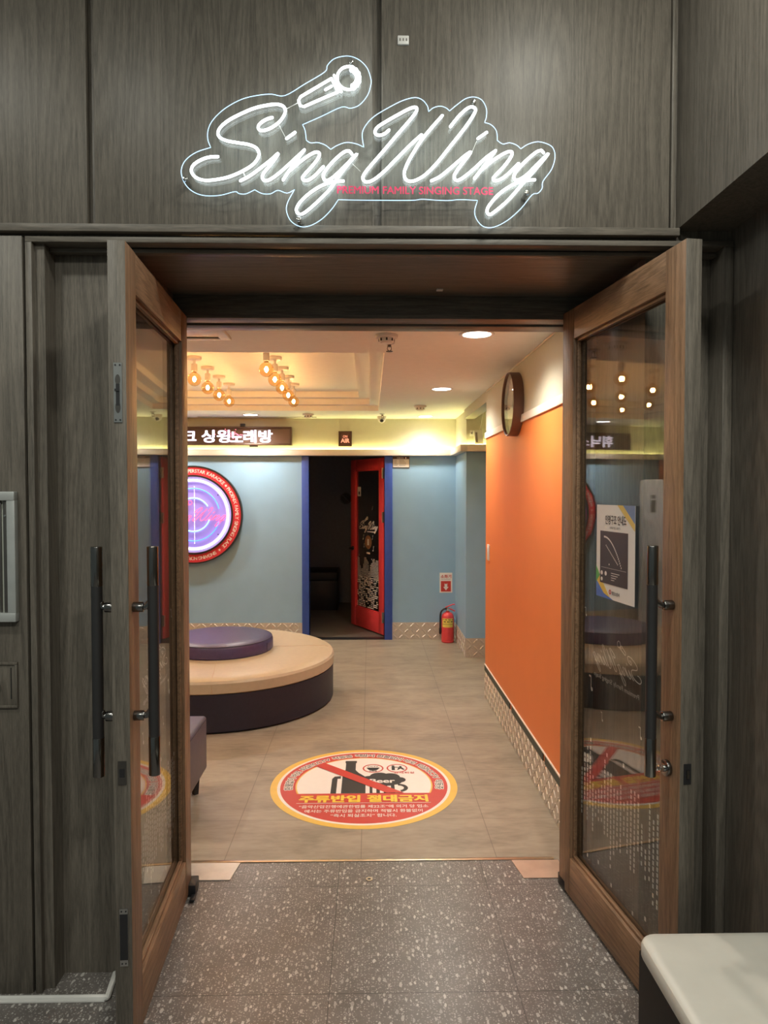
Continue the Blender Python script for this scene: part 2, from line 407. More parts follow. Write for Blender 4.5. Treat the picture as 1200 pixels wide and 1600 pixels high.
OUTLINE = (A([(680, 275), (800, 205), (920, 132), (935, 95), (970, 58), (1020, 40), (1075, 38), (1130, 60), (1175, 105), (1197, 165), (1198, 205), (1178, 268), (1130, 325), (1075, 346), (1020, 340), (900, 396), (785, 447), (800, 480), (808, 540), (835, 555), (875, 552), (920, 566), (955, 592), (995, 568), (1050, 550), (1110, 558), (1155, 577)])
    + B([(22, 300), (40, 250), (90, 195), (180, 140), (260, 100), (330, 82), (375, 95), (405, 130), (412, 162), (440, 140), (480, 130), (515, 140), (535, 157), (580, 120), (630, 85), (680, 75), (725, 92), (752, 140), (752, 190), (742, 222), (780, 234), (812, 270), (818, 325), (850, 345), (890, 338), (930, 350), (957, 372), (1000, 345), (1060, 330), (1120, 345), (1150, 370), (1160, 420), (1140, 490), (1090, 560), (1085, 600), (1060, 630), (1025, 640), (960, 720), (880, 790), (800, 830), (740, 828), (700, 790), (685, 740), (702, 675), (600, 671), (530, 677), (450, 675), (372, 671), (300, 678), (0, 679)])
    + A([(1000, 893), (960, 950), (900, 1010), (830, 1050), (770, 1056), (715, 1025), (688, 970), (692, 915), (735, 835), (690, 856), (635, 840), (590, 861), (540, 860), (495, 838), (440, 863), (400, 861), (375, 850), (290, 872), (200, 876), (130, 856), (80, 812), (55, 750), (60, 700), (90, 655), (150, 615), (232, 588), (215, 540), (218, 480), (250, 420), (320, 355), (420, 300), (520, 275), (600, 268)]))
def corner_smooth(P, n=4):
    """Closed outline rounded between its corners; sharp notches stay sharp."""
    k = len(P); out = []
    sharp = [(P[i]-P[i-1]).angle(P[(i+1) % k]-P[i]) > R(48) for i in range(k)]
    for i in range(k):
        b, c = P[i], P[(i+1) % k]
        a = P[i-1] if not sharp[i] else b*2-c
        d = P[(i+2) % k] if not sharp[(i+1) % k] else c*2-b
        for j in range(n):
            t = j/n; out.append(.5*((2*b)+(c-a)*t+(2*a-5*b+4*c-d)*t*t+(3*b-a-3*c+d)*t**3))
    return out
def logo_flat(mb, m, scale, width, mic=True):
    """The logo as a flat print: ribbons of WIDTH metres."""
    for k, p in enumerate(LOGO+(LOGO_MIC if mic else [])):
        q = [v*scale for v in p]
        if k == len(LOGO)+4: q = q+[q[0]]
        t = bmesh.new(); rows = []
        for i in range(len(q)):
            d = (q[min(i+1, len(q)-1)]-q[max(i-1, 0)]); d = d.normalized() if d.length else Vector((1, 0, 0))
            s = Vector((-d.y, d.x, 0))*width/2; rows.append((t.verts.new(q[i]+s), t.verts.new(q[i]-s)))
        for a, b in zip(rows, rows[1:]): t.faces.new((a[0], a[1], b[1], b[0]))
        mb._add(t, m)
    return mb

# ------------------------------------------------------------------ key dimensions (metres; the camera stands at x=0, y=0 and looks along +y)
YF = 2.20            # face of the timber front wall
YN = 2.295           # back of the door recess
YH, YI = 2.775, 2.965   # the two faces of the door head
ZS = 2.372           # soffit of the recess
CZ = 2.38            # ceiling of the lobby
YB = 7.50            # back wall of the lobby
XR, XL = .90, -3.30  # orange side walls
YC, YP = 5.40, 6.67  # the side passage opens between these
XP = .922            # pillar beyond the passage
ZT = 2.012           # ledge line

# ------------------------------------------------------------------ setting
struct('floor', MB().box(-2.8, 2.6, -3, 2.975, -.08, 0), M['terrazzo'])
struct('floor.001', MB().box(XL-.1, 3.0, 2.975, 10.2, -.08, .0005), M['tile'])
b = MB()
tx0, tx1, ty0, ty1 = -2.55, .082, 3.95, 6.78
b.box(XL-.1, tx0, YI-.1, YB, CZ, CZ+.05); b.box(tx1, 3.0, YI-.1, YB, CZ, CZ+.05); b.box(tx0, tx1, YI-.1, ty0, CZ, CZ+.05); b.box(tx0, tx1, ty1, YB, CZ, CZ+.05)
def ring(b, x0, x1, y0, y1, ins, z0, z1):
    b.box(x0-.02, x0+ins, y0-.02, y1+.02, z0, z1); b.box(x1-ins, x1+.02, y0-.02, y1+.02, z0, z1)
    b.box(x0+ins, x1-ins, y0-.02, y0+ins, z0, z1); b.box(x0+ins, x1-ins, y1-ins, y1+.02, z0, z1)
ring(b, tx0, tx1, ty0, ty1, .085, CZ+.05, CZ+.105)
ring(b, tx0+.085, tx1-.085, ty0+.085, ty1-.085, .10, CZ+.105, CZ+.16)
b.box(tx0-.1, tx1+.1, ty0-.1, ty1+.1, CZ+.16, CZ+.2)
struct('ceiling', b, M['white'])
struct('ceiling.001', MB().box(-2.8, 2.6, -3, 2.3, 3.42, 3.5), M['white'])
# timber front wall
wf = struct('wall_front', MB().box(-2.8, 2.6, YF+.022, YI, ZS+.006, 3.42).box(-2.8, -1.016, YF+.022, YI-.02, 0, ZS+.006), M['wood'])
for x0, x1 in ((-2.8, -.872), (-.850, .008), (.036, .940)):
    struct('panel', MB().box(x0, x1, YF, YF+.03, 2.426, 3.42, .002), M['wood'], wf)
struct('panel', MB().box(.944, .956, YF-.004, YF+.03, 2.426, 3.42, .002), M['wood'], wf)
struct('panel', MB().box(.008, .0125, YF+.006, YF+.03, 2.426, 3.42), M['wood'], wf)
struct('panel', MB().box(-2.8, -1.0745, YF, YF+.03, 0, 2.390, .002), M['wood'], wf)
struct('trim_1', MB().box(-2.8, .97, YF-.012, YF+.03, 2.401, 2.4245, .0015), M['woodx'])
struct('trim_2', MB().box(-1.066, 1.148, YF, YF+.06, ZS, 2.389, .0015), M['woodx'])
b = MB().box(-1.066, -1.046, YF, YN+.02, 0, ZS, .0015).box(-1.046, -1.030, YF+.055, YN+.02, 0, ZS-.012, .003)
struct('trim_3', b, M['wood'])
struct('trim_4', MB().box(-1.016, 1.148, YF+.055, YF+.085, ZS-.014, ZS, .003), M['woodx'])
struct('trim_5', MB().box(1.118, 1.148, YF, YN+.02, 0, ZS, .002), M['wood'])
struct('wall_niche', MB().box(-1.018, -.772, YN, YI-.02, 0, ZS+.003).box(.905, 1.148, YN, YI-.02, 0, ZS+.003).box(.832, .91, 2.79, YI-.02, 0, ZS+.003), M['wood'])
struct('trim_6', MB().box(-.772, .905, YF+.05, YH, ZS, ZS+.02), M['woodx'])                                  # soffit board
b = MB().box(-.772, .905, YH, YH+.085, 2.282, ZS+.01, .002).box(-.772, .905, YH+.10, YI, 2.276, ZS+.01, .002).box(-.772, .905, YH+.08, YH+.105, 2.30, ZS)
struct('trim_7', b, M['woodx'])                                                                          # door head with its closer track
# walls at the right of the approach
struct('wall_right', MB().box(1.15, 1.30, -3, 2.32, 0, 2.427), M['wood'])
struct('wall_overhang', MB().box(.97, 2.6, -3, YF+.02, 2.427, 3.42), M['wood'])
# lobby walls
b = MB().box(XL-.1, -.655, YB, YB+.1, 0, CZ).box(.157, 1.0, YB, YB+.1, 0, CZ).box(-.655, .157, YB, YB+.1, 1.985, CZ)
wb = struct('wall_back', MB().box(XL-.1, -.655, YB, YB+.1, 0, ZT).box(.157, 1.0, YB, YB+.1, 0, ZT).box(-.655, .157, YB, YB+.1, 1.985, ZT), M['blue'])
b.bm.free()
struct('upper_wall', MB().box(XL-.1, 1.0, YB, YB+.1, ZT, CZ+.03), M['cream_wall'], wb)
wp = struct('wall_pillar', MB().box(XP, 3.0, YP, YB+.1, 0, ZT), M['blue'])
struct('upper_wall', MB().box(XP, 3.0, YP, YB+.1, ZT, CZ+.03), M['cream_wall'], wp)
wo = struct('wall_orange', MB().box(XR, 3.0, YI-.02, YC, 0, ZT), M['orange'])
struct('upper_wall', MB().box(XR, 3.0, YI-.02, YC, ZT, CZ+.03), M['cream_wall'], wo)
struct('wall_passage', MB().box(2.9, 3.0, YC, YP, 0, CZ+.03), M['cream_wall'])
struct('wall_lintel', MB().box(XR, XR+.1, YC, YP, 2.292, CZ), M['cream_wall'])
wl = struct('wall_left', MB().box(XL-.1, XL, YI, YB, 0, ZT), M['orange'])
struct('upper_wall', MB().box(XL-.1, XL, YI, YB, ZT, CZ+.03), M['cream_wall'], wl)
struct('wall_inner', MB().box(XL-.1, -.772, YI-.03, YI, 0, CZ).box(.832, XR, YI-.03, YI, 0, CZ), M['cream_wall'])
# ledges
def ledge(name, *boxes):
    b = MB()
    for q in boxes: b.box(*q, bev=.004)
    return struct(name, b, M['trimwhite'])
ledge('trim_8', (XL, XP, YB-.065, YB, 1.982, 2.036), (XL, XP, YB-.065, YB-.055, 2.03, 2.046))
ledge('trim_9', (XP-.065, XP, YP-.065, YB-.065, 1.982, 2.036), (XP, 2.9, YP-.065, YP, 1.982, 2.036), (XP-.065, XP-.055, YP-.065, YB-.065, 2.03, 2.046), (XP-.055, 2.9, YP-.065, YP-.055, 2.03, 2.046))
ledge('trim_10', (XR-.012, XR, YI, YC+.001, 2.008, 2.054))
ledge('trim_11', (XL, XL+.065, YI, YB-.065, 1.982, 2.036), (XL+.055, XL+.065, YI, YB-.06, 2.03, 2.046))
ledge('trim_12', (XR-.004, XR+.004, YI, YC+.003, CZ-.012, CZ))
# chequer-plate skirtings
def plate(b, o, ux, n, L, H, pitch=.0585):
    """Base sheet and raised lozenges; UX runs along the wall, N points out of it."""
    ux, n = Vector(ux), Vector(n); m = frame(o, ux, (0, 0, 1))
    if (m.to_3x3() @ Vector((0, 0, 1))).dot(n) < 0: m = frame(Vector(o)+ux*L, -ux, (0, 0, 1))
    b.rect(0, L, 0, H, m, .004)
    rows = max(1, int(round(H/pitch))); p = H/rows
    for i in range(int(L/p)):
        for j in range(rows):
            cx, cy = (i+.5)*p, (j+.5)*p; a = R(45 if (i+j) % 2 else -45)
            mm = m @ Matrix.Translation((cx, cy, .004)) @ Matrix.Rotation(a, 4, 'Z')
            l, w, hh = p*.50, p*.15, .0042
            t = bmesh.new()
            lo = [t.verts.new(v) for v in ((-l, 0, 0), (-l*.6, -w, 0), (l*.6, -w, 0), (l, 0, 0), (l*.6, w, 0), (-l*.6, w, 0))]
            hi = [t.verts.new((v.co.x*.86, v.co.y*.55, hh)) for v in lo]
            t.faces.new(hi)
            for k in range(6): t.faces.new((lo[k], lo[(k+1) % 6], hi[(k+1) % 6], hi[k]))
            b._add(t, mm)
    return b
struct('baseboard_back', plate(plate(MB(), (.24, YB, 0), (1, 0, 0), (0, -1, 0), XP-.24, .186), (XL, YB, 0), (1, 0, 0), (0, -1, 0), 3.30-.73, .186), M['steel'], smooth=0)
struct('baseboard_pillar', plate(plate(MB(), (XP, YP, 0), (0, 1, 0), (-1, 0, 0), YB-YP, .186), (XP, YP, 0), (1, 0, 0), (0, -1, 0), .9, .186), M['steel'], smooth=0)
struct('baseboard_right', plate(MB(), (XR, YI, 0), (0, 1, 0), (-1, 0, 0), YC-YI, .205, .052), M['steel'], smooth=0)
struct('baseboard_left', plate(MB(), (XL, YI, 0), (0, 1, 0), (1, 0, 0), YB-YI, .186), M['steel'], smooth=0)
b = MB()
for y0, y1 in ((YI, 3.52), (3.56, 4.36), (4.42, YC)): b.box(XR-.006, XR, y0, y1, .205, .250)
struct('trim_13', b, M['greenstrip'])
struct('trim_14', MB().box(XR-.008, XR, YI, YC, .250, .256), M['trimwhite'])
# blue door frame of the singing room and the dark room behind it
b = MB().box(-.73, -.655, YB-.018, YB+.12, 0, 1.982, .002).box(.157, .24, YB-.018, YB+.12, 0, 1.982, .002)
struct('trim_15', b, M['royal'])
struct('trim_16', MB().box(-.655, .157, YB-.005, YB+.10, -.01, .008), M['black'])
b = MB().box(-1.6, -1.5, YB+.1, 10.1, 0, 2.4).box(1.4, 1.5, YB+.1, 10.1, 0, 2.4).box(-1.6, 1.5, 10.0, 10.1, 0, 2.4).box(-1.6, 1.5, YB+.1, 10.1, 2.4, 2.45)
b.box(-1.5, -.73, YB+.1, YB+.13, 0, 2.4).box(.24, 1.4, YB+.1, YB+.13, 0, 2.4).box(-.73, .24, YB+.1, YB+.13, 1.985, 2.4)
wr = struct('wall_room', b, M['darkwall'])
struct('dado_rail', MB().box(-1.5, 1.4, 9.985, 10.0, 1.02, 1.05), M['darkwall'], wr)
struct('floor.002', MB().box(-1.6, 1.5, YB+.1, 10.0, 0, .004), flat('dark_floor_tile', (.16, .14, .12), .45, var=.12, scale=5))

# ------------------------------------------------------------------ the two glazed timber doors, each in its own frame: u along the leaf from the hinge, v = s*y outward
def dots(mb, m, u0, u1, zt, zb, seed, pitch=.0235, dash=(.0085, .0135), rise=.0185):
    """Equaliser columns of small dashes."""
    rnd = random.Random(seed); n = int((u1-u0)/pitch)
    for i in range(n):
        u = u0+(i+.5)*pitch; w = .5+.5*math.sin(i*.9+seed)
        top = zt-(zt-zb)*(.05+.55*rnd.random()*w); bot = zb+(zt-zb)*(.45*rnd.random())
        z = bot
        while z < top:
            mb.rect(u-dash[0]/2, u+dash[0]/2, z, z+dash[1], m, 0); z += rise
        for k in range(rnd.randrange(3)):
            zz = bot-rise*(1.6+1.4*k*rnd.random()) if rnd.random() < .5 else top+rise*(1+k)
            mb.rect(u-dash[0]/2, u+dash[0]/2, zz, zz+dash[1], m, 0)
    return mb
def note(mb, m, x, z, h):
    mb.rect(x, x+h*.09, z, z+h, m, 0); mb.disc(h*.16, m @ Matrix.Translation((x-h*.09, z, 0)), 0, seg=14); mb.rect(x, x+h*.38, z+h*.86, z+h, m, 0)
    return mb
def make_door(name, label, hinge, lead, s, top, side):
    U = Vector((lead[0]-hinge[0], lead[1]-hinge[1], 0)); L = U.length
    d = thing(name, label, 'door', (hinge[0], hinge[1], 0), math.atan2(U.y, U.x), None, 'structure')
    D = W[d.name]; T = .047
    def bx(b, u0, u1, v0, v1, z0, z1, bev=.0015): return b.box(u0, u1, min(s*v0, s*v1), max(s*v0, s*v1), z0, z1, bev, m=D)
    zb, g0, g1, u0, u1 = .014, .166, top-.117, .10, L-.104
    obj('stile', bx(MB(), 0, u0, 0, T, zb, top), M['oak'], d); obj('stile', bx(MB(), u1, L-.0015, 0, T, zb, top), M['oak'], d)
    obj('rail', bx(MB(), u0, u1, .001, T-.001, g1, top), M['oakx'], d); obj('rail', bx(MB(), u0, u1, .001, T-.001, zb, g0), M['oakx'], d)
    obj('untinted_edge', bx(MB(), L-.003, L, .0006, T+.0006, zb, top, .0008), M['wood'], d, label='grey oak edge left without the warm light tint')  # added strip keeps plain grey oak, free of the painted lobby light
    b = MB()
    for v0, v1 in ((.012, .026), (.037, .044)):
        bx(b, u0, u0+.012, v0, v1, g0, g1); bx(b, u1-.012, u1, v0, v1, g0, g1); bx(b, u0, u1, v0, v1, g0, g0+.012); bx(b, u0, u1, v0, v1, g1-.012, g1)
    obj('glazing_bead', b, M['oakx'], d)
    b = MB(); bx(b, u0, u0+.006, .0255, .0275, g0, g1, 0); bx(b, u1-.006, u1, .0255, .0275, g0, g1, 0)
    obj('gasket', b, M['black'], d)
    p = obj('glass_pane', bx(MB(), u0-.004, u1+.004, .028, .036, g0-.004, g1+.004, 0), M['glass'], d, smooth=0)
    # white print on the outer face of the pane, to be read from outside
    if s > 0: m = D @ frame((0, s*.0366, 0), (-1, 0, 0), (0, 0, 1)); f = lambda u: -u
    else: m = D @ frame((0, s*.0366, 0), (1, 0, 0), (0, 0, 1)); f = lambda u: u
    b = MB(); c = f(.39)
    logo_flat(b, m @ Matrix.Translation((c, 1.015, 0)), .000625, .0034)
    b.text('Premium Family Singing Stage', m @ Matrix.Translation((c+.005, .925, 0)), .325, .021)
    lo, hi = sorted((f(.115), f(u1-.012)))
    dots(b, m, lo, hi, .62, .27, 3)
    for x, z, h in ((.15, 1.13, .03), (.20, .86, .05), (.56, .80, .035), (.29, .77, .03), (.62, 1.10, .03)): note(b, m, f(x), z, h)
    for x, z in ((.18, .21), (.27, .23), (.37, .20), (.52, .19), (.60, .22), (.64, .16), (.20, .66), (.33, .65), (.45, .66)): b.rect(f(x)-.005, f(x)+.005, z, z+.014, m, 0)
    obj('film_print', b, M['film'], p, smooth=0, label='white script logo and equaliser dots on the door glass')
    # pull handle(s): a bar on two cranked brackets
    def pull(v, dirn, zt, zbm):
        y = s*v; yf = s*(0 if dirn < 0 else T); u = .795
        def P(uu, vv, z): return D @ Vector((uu, s*vv, z))
        r = .0155
        h = obj('pull_handle', MB().cyl(P(u, v, zbm+.11), P(u, v, zt-.11), r, seg=28), M['grip'], d)
        for z0, z1 in ((zt-.112, zt), (zbm, zbm+.112)): obj('end_cap', MB().cyl(P(u, v, z0), P(u, v, z1), r+.0006, seg=28, bev=.002), M['gunmetal'], h, label='polished end of the bar')
        for z in (zt-.172, zbm+.172):
            v0 = 0 if dirn < 0 else T
            bb = MB().cyl(P(u, v0, z), P(u, v0+dirn*.030, z), .0145, seg=24, bev=.002)
            bb.tube([P(u, v0+dirn*.026, z), P(u, v0+dirn*.036, z+.001), P(u, v-dirn*.012, z+.010), P(u, v, z+.012)], .0095, 10)
            obj('bracket', bb, M['gunmetal'], h)
    return d, D, L, T, pull, s
d1, D1, L1, T1, pull1, s1 = make_door('door_1', 'open glazed timber door with two pull bars beside the recessed wall panel', (-.719, 2.775), (-.669, 1.94), -1, 2.286, 'l')
pull1(-.056, -1, 1.445, .791); pull1(T1+.052, 1, 1.445, .791)
d2, D2, L2, T2, pull2, s2 = make_door('door_2', 'open glazed timber door holding the paper notice, beside the ivory bench', (.767, 2.775), (.879, 1.94), 1, 2.303, 'r')
pull2(-.064, -1, 1.445, .778)
# hardware on the leading edges
def edge_plate(d, D, L, y, z0, z1, w, mat, name, holes=True):
    m = D @ frame((L, y, (z0+z1)/2), (0, 1, 0), (0, 0, 1)); h = (z1-z0)/2
    b = MB().rect(-w/2, w/2, -h, h, m, .0025)
    return obj(name, b, mat, d), m, h
fb, m, h = edge_plate(d1, D1, L1, -.0225, 1.790, 1.953, .0225, M['nickel'], 'flush_bolt')
b = MB().disc(.0085, m @ Matrix.Translation((0, .035, .0028)) @ Matrix.Diagonal((.8, 1.7, 1, 1)), .0004, seg=24).disc(.0085, m @ Matrix.Translation((0, -.040, .0028)) @ Matrix.Diagonal((.8, 1.9, 1, 1)), .0004, seg=24)
obj('finger_cup', b, M['bronze'], fb)
b = MB().rect(-.005, .005, -.036, .024, m, .0034).rect(-.008, .005, .004, .010, m, .006)
for x, z in ((-.006, .075), (.006, .075), (-.006, -.075), (.006, -.075)): b.disc(.0025, m @ Matrix.Translation((x, z, .0026)), .001, seg=12)
obj('bolt_slot', b, M['black'], fb)
fb, m, h = edge_plate(d1, D1, L1, -.0225, .266, .430, .0225, M['nickel'], 'flush_bolt')
b = MB().rect(-.0108, .0108, -.064, .067, m, .0032)
for x, z in ((-.006, .075), (.006, .075), (-.005, -.074), (.005, -.074)): b.disc(.0022, m @ Matrix.Translation((x, z, .0026)), .001, seg=12)
obj('bolt_slot', b, M['black'], fb)
fb, m, h = edge_plate(d1, D1, L1, -.0225, .782, .848, .023, M['bronze'], 'strike_plate')
obj('strike_hole', MB().rect(-.007, .007, -.012, .012, m, .0032), M['black'], fb)
fb, m, h = edge_plate(d2, D2, L2, .022, .768, .826, .022, M['black'], 'lock_plate')
obj('latch', MB().rect(-.004, .004, -.012, .012, m, .006), M['bronze'], fb)
t = MB().cyl(D2 @ Vector((.782, 0, .793)), D2 @ Vector((.782, -.012, .793)), .0235, seg=32, bev=.002)
tt = obj('thumb_turn', t, M['gunmetal'], d2)
b = MB().cyl(D2 @ Vector((.782, -.01, .793)), D2 @ Vector((.782, -.03, .793)), .010, seg=20)
b.box(.760, .790, -.040, -.028, .788, .800, .003, m=D2)
obj('turn_knob', b, M['chrome'], tt)
b = MB().box(-.015, .06, -.02, .028, .004, .05, .004, m=D1).box(.02, .10, .012, .03, .006, .016, .003, m=D1)
obj('floor_pivot', b, M['black'], d1)
obj('floor_pivot', MB().box(-.015, .06, -.0, .04, .004, .05, .004, m=D2), M['black'], d2)

# poster stuck to the inside of the door glass
pm = D2 @ frame((0, .0272, 0), (1, 0, 0), (0, 0, 1))   # local x = u towards the leading edge, local z towards the doorway
pz = lambda k: pm @ Matrix.Translation((0, 0, .0004*k))
if (pm.to_3x3() @ Vector((0, 0, 1))).x > 0:
    raise RuntimeError('poster faces the wrong way')
P0, P1, Q0, Q1 = .255, .530, 1.222, 1.553
pc = pm @ Vector(((P0+P1)/2, Q0, 0))
po = thing('poster', 'white paper notice with a dark map taped inside the door glass', 'poster', pc)
obj('sheet', MB().rect(P0, P1, Q0, Q1, pz(0), .0006), M['paper'], po, smooth=0)
obj('corner_print', MB().prism([(P0, Q0+.030), (P0+.13, Q0), (P0, Q0)], pz(2), .0002), flat('print_deep_blue', (.08, .18, .55), .5), po, smooth=0, label='deep blue corner')
b = MB().prism([(P0, Q0+.085), (P0, Q0+.030), (P0+.06, Q0+.016)], pz(2), .0002)
obj('corner_print', b, flat('print_blue', (.10, .22, .60), .5), po, smooth=0, label='blue corner')
b = MB().prism([(P0, Q0+.095), (P0+.045, Q0+.060), (P0+.105, Q0+.006), (P0+.06, Q0+.016), (P0, Q0+.06)], pz(3), .0002)
obj('corner_print', MB().prism([(P1-.12, Q1), (P1-.08, Q1), (P1, Q1-.06), (P1, Q1-.085)], pz(3), .0002), flat('print_gold', (.72, .52, .14), .5), po, smooth=0, label='gold stripe')
obj('corner_print', b, flat('print_ochre', (.75, .52, .10), .5), po, smooth=0, label='ochre stripe')
obj('corner_print', MB().prism([(P0, Q0+.11), (P0+.03, Q0+.078), (P0, Q0+.05)], pz(4), .0002), flat('print_green', (.12, .42, .12), .5), po, smooth=0, label='green triangle')
obj('corner_print', MB().prism([(P1-.08, Q1), (P1, Q1), (P1, Q1-.06)], pz(4), .0002), flat('print_slate', (.16, .24, .42), .5), po, smooth=0, label='slate blue corner')
mp = obj('map_panel', MB().rect(P0+.030, P1-.045, Q0+.052, Q0+.238, pz(3), .0003), flat('map_black', (.04, .04, .045), .4), po, smooth=0)
b = MB(); rnd = random.Random(5)
for k in range(26):
    a = k/25; b.rect(P0+.06+.125*a, P0+.064+.125*a, Q0+.215-.10*a*a, Q0+.221-.10*a*a, pz(5), .0002)
for k in range(15):
    a = k/14; b.rect(P0+.075+.085*a, P0+.078+.085*a, Q0+.185-.06*a, Q0+.190-.06*a, pz(5), .0002)
b.rect(P0+.04, P1-.055, Q0+.108, Q0+.1088, pz(5), .0002)
for x in (.045, .075): b.disc(.008, pz(5) @ Matrix.Translation((P0+x, Q0+.088, 0)), .0002, seg=18)
for k in range(4): b.rect(P0+.115, P0+.175-.012*k, Q0+.092-.008*k, Q0+.094-.008*k, pz(5), .0002)
b.disc(.007, pz(5) @ Matrix.Translation((P0+.045, Q0+.066, 0)), .0002, seg=18).disc(.003, pz(5) @ Matrix.Translation((P0+.10, Q0+.122, 0)), .0002, seg=12)
obj('map_print', b, M['paper'], mp, smooth=0)
b = MB().text('인명구조 안내도', pz(3) @ Matrix.Translation(((P0+P1)/2+.005, Q1-.052, 0)), .150, .032, .022).text('- 대피로 및 소화기 -', pz(3) @ Matrix.Translation(((P0+P1)/2, Q1-.080, 0)), .085, .009)
obj('title_lettering', b, M['ink'], po, smooth=0); b = MB()
b.text('평창소방서', pz(4) @ Matrix.Translation(((P0+P1)/2+.01, Q0+.024, 0)), .055, .013, .02)
obj('footer_lettering', b, M['ink'], po, smooth=0)
obj('emblem', MB().disc(.0085, pz(4) @ Matrix.Translation(((P0+P1)/2-.030, Q0+.026, 0)), .0003, r_in=.004, seg=24), M['s_red'], po, smooth=0)

# ------------------------------------------------------------------ neon sign on the front wall
S0 = onY(575, 220, 2.155); SK = (onY(865, 220, 2.155)-onY(285, 220, 2.155)).length/580     # metres per sign unit
SM = frame(S0, (1, 0, 0), (0, 0, 1)) @ Matrix.Diagonal((SK, SK, 1, 1))
sm = lambda z: frame(S0+Vector((0, -z, 0)), (1, 0, 0), (0, 0, 1))
sg = thing('neon_sign', 'white neon script sign with a microphone on the timber wall over the doorway', 'sign', S0+Vector((0, .045, -.27)))
op = corner_smooth(OUTLINE)
pl = MB().prism([(v.x*SK, v.y*SK) for v in op], sm(0), -.006)
ap = obj('acrylic_panel', pl, M['acrylic'], sg, smooth=0)
obj('lit_edge', MB().tube([S0+Vector((v.x*SK, .003, v.y*SK)) for v in op], .0013, 6, closed=True), M['e_edge'], ap)
def neon(name, strokes, r, closed=()):
    b = MB()
    for k, p in enumerate(strokes): b.tube([S0+Vector((v.x*SK, -.010, v.y*SK)) for v in p], r, 8, closed=k in closed)
    return obj(name, b, M['e_neon'], sg)
neon('neon_lettering', LOGO[:6], .0041); neon('neon_lettering', LOGO[6:], .0041)
mic = neon('neon_microphone', LOGO_MIC[:1]+[[v for v in LOGO_MIC[4]]]+LOGO_MIC[1:2], .0038, closed=(1,))
b = MB()
for p in LOGO_MIC[2:4]: b.tube([S0+Vector((v.x*SK, -.010, v.y*SK)) for v in p], .0036, 8)
ctr = sum(LOGO_MIC[4], Vector())/36
for k in range(7):
    if k == 0: obj('neon_detail', b, M['e_neon'], mic); b = MB()
    a = R(-62+k*22); b.tube([S0+Vector(((ctr.x+q*math.cos(a))*SK, -.010, (ctr.y+q*math.sin(a))*SK)) for q in (13, 17)], .006, 8)
obj('neon_detail', b, M['e_neon'], mic)
PRM = S0 + Vector(((649-575)*SK, 0, (220-296.5)*SK))
obj('printed_line', MB().text('PREMIUM FAMILY SINGING STAGE', frame(PRM+Vector((0, -.002, 0)), (1, 0, 0), (0, 0, 1)), 244*SK, 11.5*SK, .020, .001), M['signred'], sg, smooth=0, label='crimson line of lettering')
for px, py in ((291, 282), (467, 343), (548, 100), (740, 159), (824, 299)):
    q = S0+Vector(((px-575)*SK, 0, (220-py)*SK))
    obj('standoff_bolt', MB().cyl(q+Vector((0, YF-S0.y, 0)), q+Vector((0, -.008, 0)), .0075, seg=20, bev=.002), M['chrome'], sg)
def wire(*pts): return MB().tube([S0+Vector(((x-575)*SK, -.004, (220-y)*SK)) for x, y in pts], .0009, 5)
for w in (((449, 173), (466, 164)), ((437, 199), (446, 216)), ((381, 271), (384, 278)), ((551, 257), (563, 268)), ((745, 220), (738, 236))):
    obj('wire', wire(*w), M['plastic'], sg)
# small plate above the sign, on the joint
p = onY(630, 64, YF)
o = thing('wall_plate', 'tiny white socket plate high on the timber wall above the neon sign', 'socket plate', (p.x, YF-.0, p.z-.013))
obj('plate', MB().box(p.x-.0175, p.x+.0175, YF-.006, YF+.008, p.z-.0135, p.z+.0135, .002), M['plastic'], o)
b = MB()
for dx in (-.010, 0, .010): b.box(p.x+dx-.002, p.x+dx+.002, YF-.0075, YF-.005, p.z-.003, p.z+.004)
obj('slot', b, M['inkgrey'], o)
p = onY(687, 449, 2.69)
o = MB().box(p.x-.012, p.x+.012, 2.675, 2.70, ZS-.003, ZS)
tag(obj('tag', o, M['plastic']), 'small pale adhesive tag stuck under the timber soffit of the doorway', 'tag')

# ------------------------------------------------------------------ things on the left of the doorway
o = thing('display_frame', 'pale metal framed panel hung on the timber wall above the small hatch', 'display frame', (-1.30, YF, 1.195))
x0, x1, z0, z1 = -1.50, -1.098, 1.195, 1.600
b = MB()
for q in ((x0, x1, z1-.028, z1), (x0, x1, z0, z0+.028)): b.box(q[0], q[1], YF-.026, YF, q[2], q[3], .003)
for q in ((x0, x0+.026), (x1-.026, x1)): b.box(q[0], q[1], YF-.024, YF, z0+.026, z1-.026, .003)
obj('frame', b, M['alu'], o)
obj('panel', MB().box(x0+.02, x1-.02, YF-.006, YF-.001, z0+.02, z1-.02), M['pane'], o)
b = MB().box(x1-.040, x1-.027, YF-.016, YF-.006, z0+.028, z1-.028, .002).box(x1-.056, x1-.048, YF-.012, YF-.006, z0+.028, z1-.028, .002)
obj('slide_track', b, flat('worn_track_metal', (.16, .15, .14), .35, .8), o)
obj('screw', MB().cyl((x1-.0335, YF-.015, 1.525), (x1-.0335, YF-.018, 1.525), .003, seg=12), M['chrome'], o)
o = thing('wall_hatch', 'small timber access hatch with a knob on the wall below the framed panel', 'hatch', (-1.18, YF, .921))
b = MB()
x0, x1, z0, z1 = -1.25, -1.105, .921, 1.066
for q in ((x0, x1, z1-.009, z1), (x0, x1, z0, z0+.009)): b.box(q[0], q[1], YF-.010, YF, q[2], q[3], .002)
for q in ((x0, x0+.009), (x1-.009, x1)): b.box(q[0], q[1], YF-.0095, YF, z0+.008, z1-.008, .002)
obj('rim', b, M['wood'], o)
hd = obj('hatch_door', MB().box(x0+.009, x1-.009, YF-.005, YF, z0+.009, z1-.009, .001), M['wood'], o)
